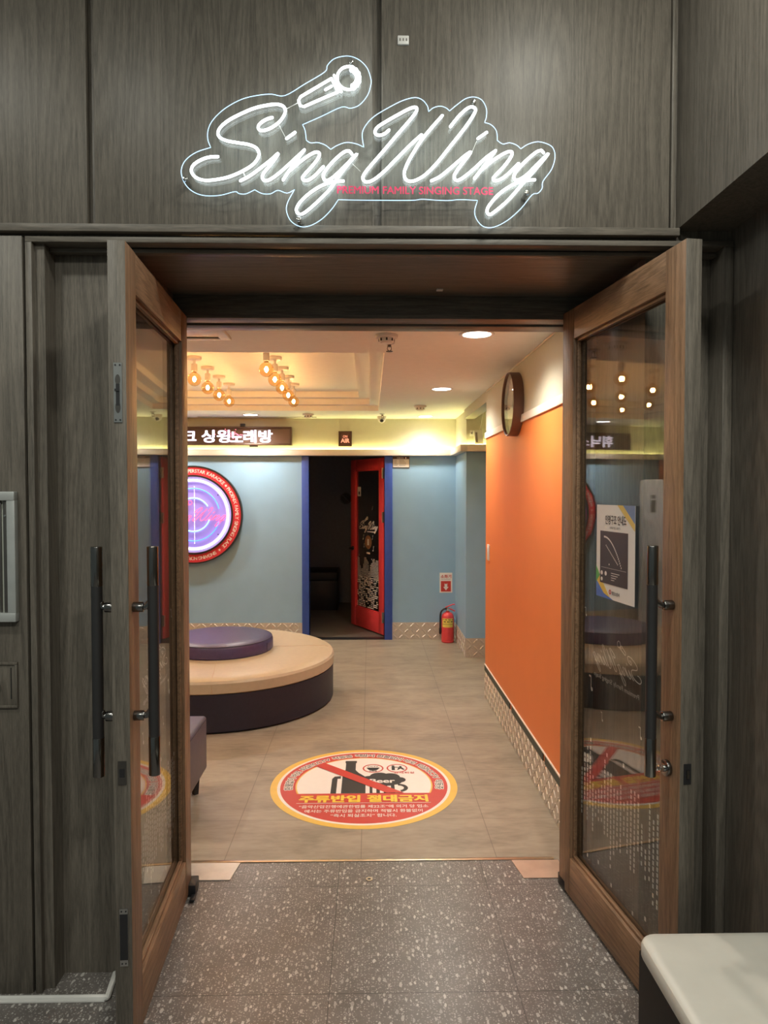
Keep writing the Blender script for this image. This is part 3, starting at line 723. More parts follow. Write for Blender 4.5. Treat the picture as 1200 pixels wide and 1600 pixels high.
obj('groove', MB().box(x1-.022, x1-.019, YF-.006, YF-.004, z0+.028, z1-.018), M['dark'], hd)
obj('knob', MB().lathe([(0, 0), (.006, 0), (.005, .008), (.012, .012), (.013, .018), (.009, .023), (0, .024)], (-1.166, YF-.004, .993), (0, -1, 0), 24), M['bronze'], hd)
b = MB().tube([(-2.4, 2.172, .0085), (-.832, 2.166, .0085)], .0095, 8).box(-2.4, -.832, 2.156, 2.178, 0, .008, .002)
b.tube([(-.828, 2.168, .0085), (-.842, 2.275, .0085)], .0095, 8)
tag(obj('cable_raceway', b, M['plastic']), 'white plastic cable cover lying on the terrazzo by the recessed wall panel', 'cable cover')

# ------------------------------------------------------------------ threshold
struct('trim_17', MB().box(-.772, .80, 2.972, 2.990, 0, .004, .001), M['brass'])
for x0, x1, dx, lab, mt in ((-.770, -.558, -.02, 'silvery cover plate at the threshold by the door with two pull bars', M['copper']), (.612, .815, .022, 'steel cover plate at the threshold, coloured like its reflection of the orange wall', flat('steel_plate_orange_reflection', (.52, .38, .29), .42, .5, var=.12, scale=10))):  # second plate is steel too; the orange wall's reflection is in its colour
    m = Matrix.Translation((0, 0, .0008))
    q = [(x0, 2.836), (x1-.02 if dx < 0 else x1, 2.836), (x1, 2.968), (x0, 2.968)] if dx < 0 else [(x0+dx, 2.826), (x1, 2.826), (x1, 2.966), (x0, 2.966)]
    o = obj('floor_plate', MB().prism(q, m, .003), mt, smooth=0); tag(o, lab, 'floor plate')
o = thing('floor_socket', 'small round brass bolt socket let into the terrazzo before the threshold', 'bolt socket', (-.004, 2.834, 0))
obj('rim', MB().disc(.014, Matrix.Translation((-.004, 2.834, .0004)), .002, r_in=.007, seg=28), M['brass'], o)
obj('hole', MB().disc(.0072, Matrix.Translation((-.004, 2.834, .0003)), .0006, seg=24), M['black'], o)

# ------------------------------------------------------------------ bench at the right
o = thing('bench', 'upholstered bench with an ivory seat and black sides beside the open timber door', 'bench', (.93, 1.1, 0))
def rounded(x0, x1, y0, y1, r, n=6):
    out = []
    for cx, cy, a in ((x1-r, y1-r, 0), (x0+r, y1-r, 90), (x0+r, y0+r, 180), (x1-r, y0+r, 270)):
        out += [(cx+r*math.cos(R(a+90*k/n)), cy+r*math.sin(R(a+90*k/n))) for k in range(n+1)]
    return out
t = bmesh.new(); seatb = MB(); m0 = Matrix.Translation((0, 0, .385))
rows = []
for ins, z in ((.002, 0), (0, .006), (0, .030), (.004, .038), (.012, .043), (.03, .0455), (.09, .0475)):
    rows.append([t.verts.new((x, y, z)) for x, y in rounded(.706+ins, 1.142-ins, .30+ins, 1.812-ins, max(.05-ins, .012))])
for a, c in zip(rows, rows[1:]):
    for k in range(len(a)): t.faces.new((a[k], a[(k+1) % len(a)], c[(k+1) % len(a)], c[k]))
t.faces.new(rows[-1]); t.faces.new(rows[0]); bmesh.ops.recalc_face_normals(t, faces=t.faces[:])
obj('seat', seatb._add(t, m0), M['seat'], o)
obj('base', MB().box(.712, 1.140, .31, 1.804, .02, .386, .006), M['benchbase'], o)
obj('plinth', MB().box(.73, 1.12, .33, 1.785, 0, .021), M['black'], o)

# ------------------------------------------------------------------ round upholstered seat and stool
OX, OY, OR = -1.16, 5.425, .875
o = thing('round_ottoman', 'large round tiered ottoman with a cream cushion ring and purple centre', 'ottoman', (OX, OY, 0))
obj('base', MB().lathe([(0, .0), (OR-.03, 0), (OR-.028, .012), (OR-.006, .014), (OR-.004, .262), (0, .262)], (OX, OY, 0), seg=96), M['navy'], o)
ch = obj('cushion_ring', MB().lathe([(0, .262), (OR-.012, .262), (OR, .272), (OR+.002, .335), (OR-.008, .352), (OR-.03, .364), (OR-.07, .372), (OR-.2, .378), (0, .379)], (OX, OY, 0), seg=96), M['cream'], o)
b = MB().tube([(OX+(OR-.012)*math.cos(a), OY+(OR-.012)*math.sin(a), .3505) for a in [2*PI*i/96 for i in range(96)]], .003, 6, closed=True)
for k in range(4):
    a = R(8+90*k); b.tube([(OX+q*math.cos(a), OY+q*math.sin(a), z) for q, z in ((.40, .379), (.7, .3775), (.82, .371), (.862, .354), (.877, .33), (.876, .27))], .0022, 6)
obj('seam', b, flat('cream_seam', (.55, .40, .26), .5), ch)
IR = .40
cc = obj('centre_cushion', MB().lathe([(0, .379), (IR-.006, .379), (IR, .386), (IR, .452), (IR-.010, .470), (IR-.03, .480), (IR-.1, .486), (0, .488)], (OX, OY, 0), seg=80), M['purple'], o)
b = MB().tube([(OX+(IR-.008)*math.cos(a), OY+(IR-.008)*math.sin(a), .4705) for a in [2*PI*i/80 for i in range(80)]], .0026, 6, closed=True)
a = R(-20); b.tube([(OX+(IR+.001)*math.cos(a), OY+(IR+.001)*math.sin(a), z) for z in (.388, .45)], .002, 6)
obj('seam', b, M['navy'], cc)
o = thing('stool', 'dark purple upholstered stool on black legs behind the door with two pull bars', 'stool', (-1.18, 3.44, 0))
obj('seat', MB().box(-1.48, -.872, 3.20, 3.715, .118, .405, .018, 3), flat('dusky_purple_leatherette', (.095, .080, .11), .42, var=.08, scale=40), o)
b = MB()
for zz in (.388,): b.tube([(x, y, zz) for x, y in rounded(-1.478, -.874, 3.202, 3.713, .02)], .003, 6, closed=True)
obj('piping', b, M['navy'], o)
for x in (-1.43, -.925):
    for y in (3.25, 3.665): obj('leg', MB().cyl((x, y, .12), (x, y, 0), .026, .017, seg=4), M['black'], o, smooth=0)

# ------------------------------------------------------------------ floor sticker
DX, DY, DR = -.033, 3.768, .507
dm = lambda k: Matrix.Translation((DX, DY, .0009+.00045*k))
def at(x, y, k): return dm(k) @ Matrix.Translation((x, y, 0))
o = thing('floor_sticker', 'big round yellow and red no alcohol sticker on the tiled lobby floor', 'floor sticker', (DX, DY, 0))
obj('yellow_disc', MB().disc(DR, dm(0), .0004, seg=96), M['s_yellow'], o, smooth=0)
obj('white_rim', MB().disc(DR*.927, dm(1), .0004, seg=96), M['paper'], o, smooth=0)
rr = obj('red_disc', MB().disc(DR*.895, dm(2), .0004, seg=96), M['s_red'], o, smooth=0)
RING = '환불없이 바로 퇴실!!CCTV 작동중 적발시 환불없이 바로 퇴실!!CCTV 작동중'
obj('ring_lettering_outline', MB().arc_text(RING, dm(3), DR*.808, DR*.094, -100, 100, .125), M['paper'], rr, smooth=0, label='white outlines of the ring lettering')
obj('ring_lettering', MB().arc_text(RING, dm(4), DR*.808, DR*.094, -100, 100, .012), M['ink'], rr, smooth=0, label='black ring lettering')
CH = -.118
ri, ry = DR*.72, DR*.735
def seg_poly(r, n=64):
    a = math.asin(CH/r); return [(r*math.cos(a+(PI-2*a)*i/n), r*math.sin(a+(PI-2*a)*i/n)) for i in range(n+1)]
obj('window_line', MB().prism(seg_poly(ry), dm(3), .0004), M['s_yellow'], o, smooth=0)
obj('white_window', MB().prism(seg_poly(ri), dm(4), .0004), M['paper'], o, smooth=0)
b = MB().prism([(-.112, .325), (-.045, .325), (-.045, .295), (-.05, .29), (-.05, .19), (-.032, .150), (.0, .105), (.008, .085), (.008, CH), (-.122, CH), (-.122, .18), (-.108, .19), (-.108, .29), (-.112, .295)], dm(5), .0004)
b.prism([(-.178, CH), (-.178, .07), (-.165, .100), (-.13, .106), (-.13, .072), (-.148, .07), (-.148, CH)], dm(5), .0004)
obj('bottle_pictogram', b, M['ink'], o, smooth=0)
b = MB()
for i, (x, y, r) in enumerate(((.03, .06, .045), (.085, .095, .055), (.145, .085, .055), (.195, .05, .035), (.11, .05, .07), (.055, .03, .045), (.16, .035, .05))): b.disc(r, at(x, y, 6), .0003+.00006*i, seg=32)
b.rect(.03, .165, CH, .04, dm(6), .00024).disc(.052, at(.185, -.055, 6), .00018, r_in=.03, seg=28, a0=-1.3, a1=1.6)
mug = obj('mug_pictogram', b, M['ink'], o, smooth=0)
b = MB().text('Beer', at(.10, .035, 8), .135, .05, .03).rect(.045, .066, CH, -.03, dm(8), .0002).rect(.085, .105, CH, -.03, dm(8), .0002).rect(.125, .145, CH, -.03, dm(8), .0002)
obj('mug_lettering', b, M['paper'], mug, smooth=0)
d = Vector((.432, -.398, 0)).normalized(); n_ = Vector((-d.y, d.x, 0))*.034
a_, c_ = Vector((-.262, .275, 0)), Vector((.165, CH+.002, 0))
obj('red_slash', MB().prism([tuple((a_+n_).xy), tuple((a_-n_).xy), (c_.x-.046, CH), (c_.x+.046, CH)], dm(9), .0004), M['s_red'], o, smooth=0)
for cx, w in ((.050, 'cctv'), (.188, 'expel')):
    ic = obj('icon_ring', MB().disc(.060, at(cx, .212, 6), .0004, r_in=.052, seg=48), M['s_red'], o, smooth=0)
    b = MB()
    if w == 'cctv':
        b.disc(.032, at(cx, .212, 6), .0004, seg=28, a0=PI, a1=2*PI).rect(cx-.036, cx+.036, .210, .222, dm(6), .0004).text('CCTV', at(cx, .240, 6), .062, .016, .02).text('녹화중', at(cx, .172, 6), .046, .015, .02)
    else:
        b.disc(.009, at(cx-.022, .243, 6), .0004, seg=16).rect(cx-.031, cx-.013, .185, .233, dm(6), .0004).prism([(cx-.015, .232), (cx+.012, .226), (cx+.012, .219), (cx-.015, .222)], dm(6), .0004)
        b.disc(.008, at(cx+.020, .235, 6), .0004, seg=16).prism([(cx+.010, .224), (cx+.026, .228), (cx+.044, .192), (cx+.034, .188), (cx+.020, .206), (cx+.006, .188), (cx, .194)], dm(6), .0004)
    obj('icon_glyph', b, M['ink'], ic, smooth=0)
obj('icon_caption', MB().text('강제퇴실', at(.225, .148, 6), .115, .026, .02), M['s_red'], o, smooth=0)
for body, hx in (('주류반입', -.178), ('절대금지', .175)): obj('headline', MB().text(body, at(hx, -.183, 6), .310, .078, .05), M['s_head'], o, smooth=0, label='bright yellow headline word')
b = MB().rect(-.345, .345, -.236, -.232, dm(6), .0003)
b.text('“음악산업진행에관한법률 제22조”에 의거 당 업소', at(0, -.273, 6), .655, .034, .018)
b.text('에서는 주류반입을 금지하며 적발시 환불없이', at(0, -.322, 6), .590, .034, .018)
b.text('“즉시 퇴실조치” 합니다.', at(0, -.371, 6), .325, .034, .018)
obj('small_print', b, M['paper'], o, smooth=0, label='white lines of text')

# ------------------------------------------------------------------ ceiling fittings
ORD = ('nearest the doorway', 'second from the doorway', 'third from the doorway', 'fourth from the doorway', 'farthest from the doorway')
ZC = CZ+.16
bulb = None
for rx, where in ((-.665, 'in the bulb row by the downlights'), (-1.225, 'in the middle bulb row above the round ottoman'), (-1.80, 'in the bulb row farthest from the downlights')):
    for k in range(5):
        p = (rx, 4.52+.40*k, ZC); lab = 'clear globe bulb, %s, %s' % (ORD[k], where)
        if bulb is None:
            bulb = thing('globe_lamp', lab, 'lamp', p, 0, 'globe bulbs in the ceiling tray')
            x, y, z = p
            obj('ceiling_rose', MB().lathe([(0, 0), (.050, 0), (.050, -.016), (.044, -.022), (.009, -.024), (.0085, -.055), (0, -.055)], p, seg=32), M['plastic'], bulb)
            obj('holder', MB().lathe([(0, -.050), (.019, -.050), (.021, -.056), (.021, -.100), (.018, -.104), (0, -.104)], p, seg=28), M['plastic'], bulb)
            gl = obj('glass_globe', MB().lathe([(.014, -.104), (.018, -.112)]+[(.0475*math.sin(a), -.157+.0475*math.cos(a)) for a in [R(22+158*i/20) for i in range(21)]][0:20]+[(0, -.2045)], p, seg=32), M['globe'], bulb)
            b = MB()
            for q in range(6):
                a = PI*q/3; c, s_ = .008*math.cos(a), .008*math.sin(a); c2, s2 = .008*math.cos(a+.5), .008*math.sin(a+.5)
                b.tube([(x+c*.5, y+s_*.5, z-.140), (x+c*1.5, y+s_*1.5, z-.156), (x+c2*.5, y+s2*.5, z-.172)], .0020, 6)
            obj('filament', b, M['e_fil'], gl)
            obj('bulb_cap', MB().cyl((x, y, z-.104), (x, y, z-.116), .0135, seg=20), M['brass'], gl)
        else: dup(bulb, p, lab, 'globe bulbs in the ceiling tray')
dl = None
for x, y, lab in ((.530, 3.47, 'round recessed downlight nearest the doorway, above the orange wall'), (.545, 5.31, 'round recessed downlight midway along the orange wall'), (.575, 7.24, 'round recessed downlight close to the back wall by the side passage'),
                  (-1.21, 7.12, 'round recessed downlight behind the bulbs, above the long lettered screen'), (-2.25, 7.1, 'added downlight that brightens the tall white air conditioner'), (-2.2, 3.45, 'round recessed downlight near the air vent')):  # the one by the air conditioner is unseen, added to light it
    p = (x, y, CZ)
    if dl is None:
        dl = thing('downlight', lab, 'downlight', p, 0, 'lobby downlights')
        obj('rim', MB().lathe([(.068, -.001), (.072, -.005), (.084, -.006), (.088, -.002), (.088, .001), (.068, .001)], p, seg=40), M['plastic'], dl)
        obj('diffuser', MB().lathe([(0, -.0035), (.066, -.0035), (.070, -.001), (.070, .0005), (0, .0005)], p, seg=40), M['e_down'], dl)
    else: dup(dl, p, lab, 'lobby downlights')
    sl = bpy.data.lights.new('downlight_beam', 'SPOT'); sl.energy = 30 if y > 7 and x > 0 else 62; sl.color = (1., .90, .79); sl.spot_size = R(150); sl.spot_blend = .9; sl.shadow_soft_size = .06
    so = bpy.data.objects.new('downlight_beam', sl); C.objects.link(so); so.location = (x, y, CZ-.012)
sd = None
for x, y, lab in ((.083, 3.50, 'white smoke detector on the lobby ceiling just inside the doorway'), (.458, 6.37, 'white smoke detector on the lobby ceiling before the back wall'), (-.62, 7.05, 'white smoke detector beyond the ceiling tray, above the small square sign')):
    p = (x, y, CZ)
    if sd is None:
        sd = thing('smoke_detector', lab, 'smoke detector', p, 0, 'smoke detectors')
        obj('base', MB().lathe([(0, 0), (.056, 0), (.058, -.004), (.055, -.015), (0, -.015)], p, seg=36), M['plastic'], sd)
        obj('sensor_head', MB().lathe([(0, -.014), (.040, -.014), (.037, -.034), (.028, -.042), (0, -.043)], p, seg=32), M['plastic'], sd)
        b = MB()
        for k in range(8):
            a = PI*k/4; b.box(-.004, .004, -.0015, .0015, -.033, -.020, m=Matrix.Translation(p) @ Matrix.Rotation(a, 4, 'Z') @ Matrix.Translation((0, .0385, 0)))
        obj('sensor_slot', b, M['black'], sd)
    else: dup(sd, p, lab, 'smoke detectors')
sp = None
for x, y, lab in ((.102, 3.68, 'small dark sprinkler head behind the nearest smoke detector'), (.125, 7.02, 'small dark sprinkler head above the white dome camera')):
    p = (x, y, CZ)
    if sp is None:
        sp = thing('sprinkler', lab, 'sprinkler', p, 0, 'sprinkler heads')
        obj('escutcheon', MB().lathe([(0, 0), (.030, 0), (.026, -.006), (.014, -.010), (0, -.010)], p, seg=28), M['nickel'], sp)
        b = MB().cyl((x, y, CZ-.010), (x, y, CZ-.022), .010, seg=16).tube([(x-.009, y, CZ-.02), (x-.011, y, CZ-.034), (x, y, CZ-.046)], .002, 6).tube([(x+.009, y, CZ-.02), (x+.011, y, CZ-.034), (x, y, CZ-.046)], .002, 6)
        obj('frame_arms', b, M['bronze'], sp)
        obj('deflector', MB().lathe([(0, -.045), (.017, -.044), (.018, -.047), (0, -.050)], p, seg=20), M['bronze'], sp)
    else: dup(sp, p, lab, 'sprinkler heads')
o = thing('ceiling_vent', 'white ceiling air vent with a dark slot beside the bulb tray', 'air vent', (-1.15, 3.34, CZ-.02))
x0, x1, y0, y1 = -1.60, -.700, 3.12, 3.575
obj('panel', MB().box(x0, x1, y0, y1, CZ-.016, CZ+.001, .006), M['plastic'], o)
obj('slot', MB().box(x0+.06, x1-.05, y1-.085, y1-.035, CZ-.0175, CZ-.010), M['black'], o)
obj('louvre', MB().box(x0+.06, x1-.05, y1-.078, y1-.045, CZ-.024, CZ-.019, .001), M['plastic'], o)
o = MB().box(-1.80, -.56, 7.34, 7.365, CZ-.004, CZ+.012, .001)
tag(obj('slot_diffuser', o, M['inkgrey']), 'long thin dark air slot in the ceiling beside the back wall', 'air slot')
cm = None
for x, y, lab in ((.122, 7.26, 'white dome security camera under the ceiling by the small square sign'), (-3.20, 7.25, 'white dome security camera above the tall white air conditioner')):
    p = (x, y, CZ)
    if cm is None:
        cm = thing('security_camera', lab, 'security camera', p, 0, 'dome cameras')
        obj('base', MB().lathe([(0, .01), (.047, .01), (.048, -.018), (.044, -.030), (0, -.030)], p, seg=32), M['plastic'], cm)
        db = obj('dome', MB().lathe([(.040, -.028)]+[(.040*math.cos(a), -.034-.034*math.sin(a)) for a in [R(8*i) for i in range(11)]]+[(0, -.068)], p, seg=28), M['plastic'], cm)
        obj('lens', MB().lathe([(0, 0), (.019, 0), (.019, .006), (.012, .012), (0, .013)], (x, y-.026, CZ-.046), (0, -.8, -.45), 24), M['black'], db)
    else: dup(cm, p, lab, 'dome cameras')

# ------------------------------------------------------------------ cove light strips behind the ledges
for q, lab in (((XL+.02, XP-.03, YB-.034, YB-.010), 'glowing warm strip light in the cove along the back wall'), ((XP-.030, XP-.008, YP-.01, YB-.05), 'glowing warm strip light in the cove along the pillar return'), ((XP-.02, 2.8, YP-.034, YP-.012), 'glowing warm strip light in the cove along the passage wall'), ((XL+.010, XL+.034, YI+.05, YB-.06), 'glowing warm strip light in the cove above the far orange wall')):
    tag(obj('strip_light', MB().box(q[0], q[1], q[2], q[3], 2.0358, 2.0425), M['e_cove']), lab, 'strip light', 'cove strip lights')

# ------------------------------------------------------------------ signs on the back wall
o = thing('led_sign', 'long brown framed screen with glowing Korean lettering on the cream upper wall', 'sign', (-1.84, YB, 2.086))
x0, x1, z0, z1 = -2.84, -.829, 2.086, 2.286
b = MB()
for q in ((x0, x1, z1-.024, z1), (x0, x1, z0, z0+.024)): b.box(q[0], q[1], YB-.085, YB, q[2], q[3], .006)
for q in ((x0, x0+.024), (x1-.024, x1)): b.box(q[0]+.0005, q[1]-.0005, YB-.0845, YB, z0+.012, z1-.012, .004)
obj('frame', b, M['brown'], o)
obj('screen', MB().box(x0+.02, x1-.02, YB-.072, YB-.01, z0+.02, z1-.02), M['screen'], o)
lm = facing(0, YB-.0728, 0)
for body, xa, xb in (('휘닉스파크', -2.60, -1.838), ('싱윙', -1.775, -1.485), ('래방', -1.335, -1.035)):
    obj('glowing_lettering', MB().text(body, lm @ Matrix.Translation(((xa+xb)/2, 2.184, 0)), xb-xa, .128, .035), M['e_led'], o, smooth=0)
obj('glowing_lettering', MB().text('노', lm @ Matrix.Translation((-1.41, 2.178, 0)), .125, .105, .035), M['e_led'], o, smooth=0)
rnd = random.Random(2); b = MB()
for k in range(46): 
    x, z = rnd.gauss(-1.44, .055), rnd.gauss(2.205, .022); b.rect(x, x+.010, z, z+.008, facing(0, YB-.0738, 0), .0004)
obj('pink_pixels', b, M['e_ledpink'], o, smooth=0, label='pink pixels over one letter')
obj('sensor', MB().box(-1.375, -1.325, YB-.06, YB-.03, z1-.001, z1+.034, .003), M['black'], o)
obj('bracket_tab', MB().box(-1.275, -1.185, YB-.075, YB-.055, z0-.014, z0+.001, .002), M['black'], o)

o = thing('on_air_sign', 'small square brown ON AIR sign on the cream upper wall over the red door', 'sign', (-.2645, YB, 2.08))
x0, x1, z0, z1 = -.336, -.193, 2.082, 2.244
b = MB()
for q in ((x0, x1, z1-.014, z1), (x0, x1, z0, z0+.014)): b.box(q[0], q[1], YB-.04, YB, q[2], q[3], .003)
for q in ((x0, x0+.014), (x1-.014, x1)): b.box(q[0]+.0005, q[1]-.0005, YB-.0395, YB, z0+.008, z1-.008, .003)
obj('frame', b, M['brown'], o)
obj('face', MB().box(x0+.01, x1-.01, YB-.03, YB-.002, z0+.01, z1-.01), flat('dark_maroon_face', (.10, .035, .025), .4), o)
fm = facing((x0+x1)/2, YB-.0306, 0)
b = MB().text('ON', fm @ Matrix.Translation((0, 2.187, 0)), .045, .026, .015).text('AIR', fm @ Matrix.Translation((0, 2.143, 0)), .090, .042, .035)
obj('glowing_lettering', b, M['e_onair'], o, smooth=0)

o = thing('notice_board', 'small price notice with a dark header on the blue wall beside the red door', 'notice', (.333, YB, 1.856))
x0, x1, z0, z1 = .243, .424, 1.856, 1.976
b = MB()
for q in ((x0, x1, z1-.004, z1), (x0, x1, z0, z0+.004)): b.box(q[0], q[1], YB-.008, YB, q[2], q[3])
for q in ((x0, x0+.004), (x1-.004, x1)): b.box(q[0], q[1], YB-.008, YB, z0+.004, z1-.004)
obj('frame', b, M['brown'], o)
obj('sheet', MB().box(x0+.003, x1-.003, YB-.005, YB-.001, z0+.003, z1-.003), M['paper'], o)
nm = facing(0, YB-.0052, 0)
hdr = obj('header', MB().rect(x0+.004, x1-.004, z1-.028, z1-.004, nm, .0006), M['brown'], o, smooth=0)
obj('header_lettering', MB().text('이용안내', facing((x0+x1)/2-.01, YB-.0062, z1-.016), .07, .013, .03).disc(.008, facing(x1-.04, YB-.0062, z1-.016), 0, seg=16), M['paper'], hdr, smooth=0)
b = MB(); rnd = random.Random(8)
for k in range(5):
    zz = z1-.042-.014*k; b.rect(x0+.015, x0+.04+.02*rnd.random(), zz, zz+.004, nm, .0006); b.rect(x0+.07, x1-.03-.03*rnd.random(), zz, zz+.004, nm, .0006)
obj('text_rows', b, M['inkgrey'], o, smooth=0)

# round neon sign
NX, NZ, NR = -1.880, 1.353, .522
o = thing('round_sign', 'round red rimmed neon karaoke sign on the pale blue wall behind the ottoman', 'sign', (NX, YB, NZ-NR))
def ringy(r0, r1, d0, d1, seg=96): return MB().lathe([(r0, d0), (r1, d0), (r1, d1), (r0, d1), (r0, d0)], (NX, YB, NZ), (0, -1, 0), seg)
obj('rim', ringy(NR-.014, NR, 0, .058), M['black'], o)
rd = obj('red_ring', ringy(.405, NR-.012, 0, .050), M['ringred'], o)
obj('inner_rim', ringy(.405, .424, .04, .060), M['black'], o)
obj('backlit_disc', MB().lathe([(0, 0), (.408, 0), (.408, .030), (0, .030)], (NX, YB, NZ), (0, -1, 0), 96), M['disc'], o)
rm = facing(NX, YB-.0508, NZ)
b = MB()
for body, a0, a1 in (('SUPERSTAR KARAOKE', -13, 45), ('PHOENIX FAMILY SINGING PLACE', 52, 138), ('SINGWING NORAEBANG', 149, 206), ('SUPERSTAR KARAOKE', 219, 268), ('PHOENIX FAMILY', 279, 326)):
    obj('ring_lettering', MB().arc_text(body, rm, .466, .052, a0, a1, .012, .92), M['paper'], rd, smooth=0)
for a in (48.5, 143.5, 212.5, 273.5, 336): obj('ring_star', MB().arc_text('★', rm, .466, .040, a-3, a+3), M['paper'], rd, smooth=0)
def nring(name, r, t, mat, gaps=None, d=.045):
    b = MB(); c = lambda a: (NX+r*math.cos(a), YB-d, NZ+r*math.sin(a))
    if gaps is None: b.tube([c(2*PI*i/96) for i in range(96)], t, 8, closed=True)
    else:
        for a0, a1 in gaps: b.tube([c(R(a0+(a1-a0)*i/40)) for i in range(41)], t, 8)
    return obj(name, b, mat, o)
obj('neon_glow_band', ringy(.345, .404, .028, .034), emit('lavender_neon_glow', (.50, .48, .95), .26), o)  # emissive band added to paint the white ring's glow on the face
nring('neon_ring', .368, .0115, M['e_white'])
nring('neon_ring', .280, .0065, M['e_blue'], ((14, 166), (196, 344)))
nring('neon_ring', .178, .0075, M['e_cyan'], ((32, 148), (206, 342)))
k = .00122; b = MB()
for q, p in enumerate(LOGO+LOGO_MIC): b.tube([(NX+.005+v.x*k, YB-.05, NZ+.015+v.y*k) for v in p], .0030, 6, closed=q == len(LOGO)+4)
obj('neon_script', b, M['e_pink'], o)
b = MB()
for i in range(40): b.rect(NX+.006, NX+.014, NZ-.31+i*.0155, NZ-.302+i*.0155, facing(0, YB-.0305, 0), .001)
obj('dot_column', b, M['e_white'], o, smooth=0)
b = MB()
for x, z in ((.26, .21), (.26, -.21), (-.26, .21), (-.26, -.21)): b.cyl((NX+x, YB-.03, NZ+z), (NX+x, YB-.034, NZ+z), .006, seg=12)
obj('fixing', b, M['black'], o)

# fire extinguisher and its sign
o = thing('fire_extinguisher', 'red fire extinguisher with a yellow label on the floor in the corner', 'fire extinguisher', (.824, 7.36, 0))
ex, ey = .824, 7.36
obj('cylinder', MB().lathe([(0, 0), (.058, 0), (.063, .004), (.066, .012), (.066, .022), (.064, .026), (.064, .03), (.067, .034), (.067, .262), (.062, .288), (.048, .308), (.028, .318), (.020, .322), (.020, .332), (0, .332)], (ex, ey, 0), seg=40), M['red'], o)
b = MB(); t = bmesh.new(); rows = []
for i in range(13):
    a = R(-150+108*i/12); rows.append((t.verts.new((ex+.0676*math.cos(a), ey+.0676*math.sin(a), .168)), t.verts.new((ex+.0676*math.cos(a), ey+.0676*math.sin(a), .262))))
for p, q in zip(rows, rows[1:]): t.faces.new((p[0], q[0], q[1], p[1]))
lb = obj('label', b._add(t), flat('yellow_label', (.80, .62, .12), .4), o)
b = MB()
for i in range(9):
    a = R(-140+88*i/8)
    for z, h in ((.198, .004), (.222, .012), (.245, .009)):
        if (i+int(z*1000)) % 3 or z < .2: b.box(-.0045, .0045, -.0004, .0004, z, z+h, m=Matrix.Translation((ex, ey, 0)) @ Matrix.Rotation(a, 4, 'Z') @ Matrix.Translation((.0680, 0, 0)) @ Matrix.Rotation(PI/2, 4, 'Z'))
obj('label_print', b, M['ink'], lb, smooth=0)
obj('valve', MB().cyl((ex, ey, .33), (ex, ey, .368), .017, seg=20, bev=.002).cyl((ex, ey-.015, .350), (ex, ey-.032, .350), .013, seg=20, bev=.001), M['chrome'], o)
b = MB().tube([(ex-.02, ey, .372), (ex+.02, ey, .388), (ex+.055, ey, .402), (ex+.072, ey, .402)], .0065, 8).tube([(ex, ey, .362), (ex+.035, ey, .352), (ex+.075, ey, .332)], .0065, 8)
obj('lever', b, M['red'], o)
obj('hose', MB().tube(smooth_path([(ex-.012, ey-.005, .358), (ex-.045, ey-.012, .352), (ex-.075, ey-.015, .315), (ex-.080, ey-.015, .22), (ex-.080, ey-.013, .12)]), .0095, 10).tube([(ex-.080, ey-.013, .15), (ex-.081, ey-.012, .10)], .013, 10), M['black'], o)
o = thing('extinguisher_sign', 'white and red sign with a downward arrow on the blue wall over the fire extinguisher', 'sign', (.82, YB, .507))
em = lambda k: facing(.82, YB-.0012-.0008*k, .615)
obj('plate', MB().rect(-.068, .068, -.108, .108, facing(.82, YB, .615), .0015), M['paper'], o, smooth=0)
obj('red_square', MB().rect(-.054, .054, -.096, .018, em(1), .0004), M['s_red'], o, smooth=0)
obj('arrow', MB().prism([(-.016, -.006), (-.007, -.016), (0, -.010), (.007, -.016), (.016, -.006), (.014, -.045), (.029, -.045), (0, -.083), (-.029, -.045), (-.014, -.045)], em(2), .0004), M['paper'], o, smooth=0)
obj('lettering', MB().text('소화기', em(1) @ Matrix.Translation((0, .068, 0)), .112, .036, .03), M['s_red'], o, smooth=0)
obj('small_lettering', MB().text('FIRE EXTINGUISHER', em(1) @ Matrix.Translation((0, .038, 0)), .106, .008), M['inkgrey'], o, smooth=0)

# wall clock and light switch on the orange wall, router and lit sign by the passage
o = thing('wall_clock', 'round brown rimmed wall clock on the cream band over the orange wall', 'clock', (XR, 4.265, 1.94))
cy, cz, cr = 4.265, 2.132, .193
obj('rim', MB().lathe([(cr-.008, .012), (cr-.008, .058), (cr-.003, .062), (cr, .058), (cr, .0), (0, .0), (0, .012)], (XR, cy, cz), (-1, 0, 0), 72), M['clockbrown'], o)
obj('dial', MB().lathe([(0, .018), (cr-.007, .018), (cr-.007, .024), (0, .024)], (XR, cy, cz), (-1, 0, 0), 64), M['paper'], o)
km = frame((XR-.0245, cy, cz), (0, -1, 0), (0, 0, 1))
b = MB()
for i in range(12):
    a = R(30*i); b.rect(-.0025, .0025, .148, .172 if i % 3 else .178, km @ Matrix.Rotation(-a, 4, 'Z'), .0006)
obj('hour_marks', b, M['ink'], o, smooth=0)
for nm_, L_, w_, a_ in (('hour_hand', .085, .009, 152), ('minute_hand', .135, .006, 20)):
    obj(nm_, MB().rect(-w_/2, w_/2, -.02, L_, km @ Matrix.Translation((0, 0, .004 if L_ > .1 else .002)) @ Matrix.Rotation(R(-a_), 4, 'Z'), .0012), M['ink'], o, smooth=0)
obj('clock_glass', MB().lathe([(0, .050), (cr-.008, .050), (cr-.008, .052), (0, .052)], (XR, cy, cz), (-1, 0, 0), 64), M['acrylic'], o)
o = thing('light_switch', 'white light switch on the orange wall near its far edge', 'light switch', (XR, 5.25, 1.08))
obj('plate', MB().box(XR-.009, XR, 5.215, 5.287, 1.080, 1.200, .003), M['plastic'], o)
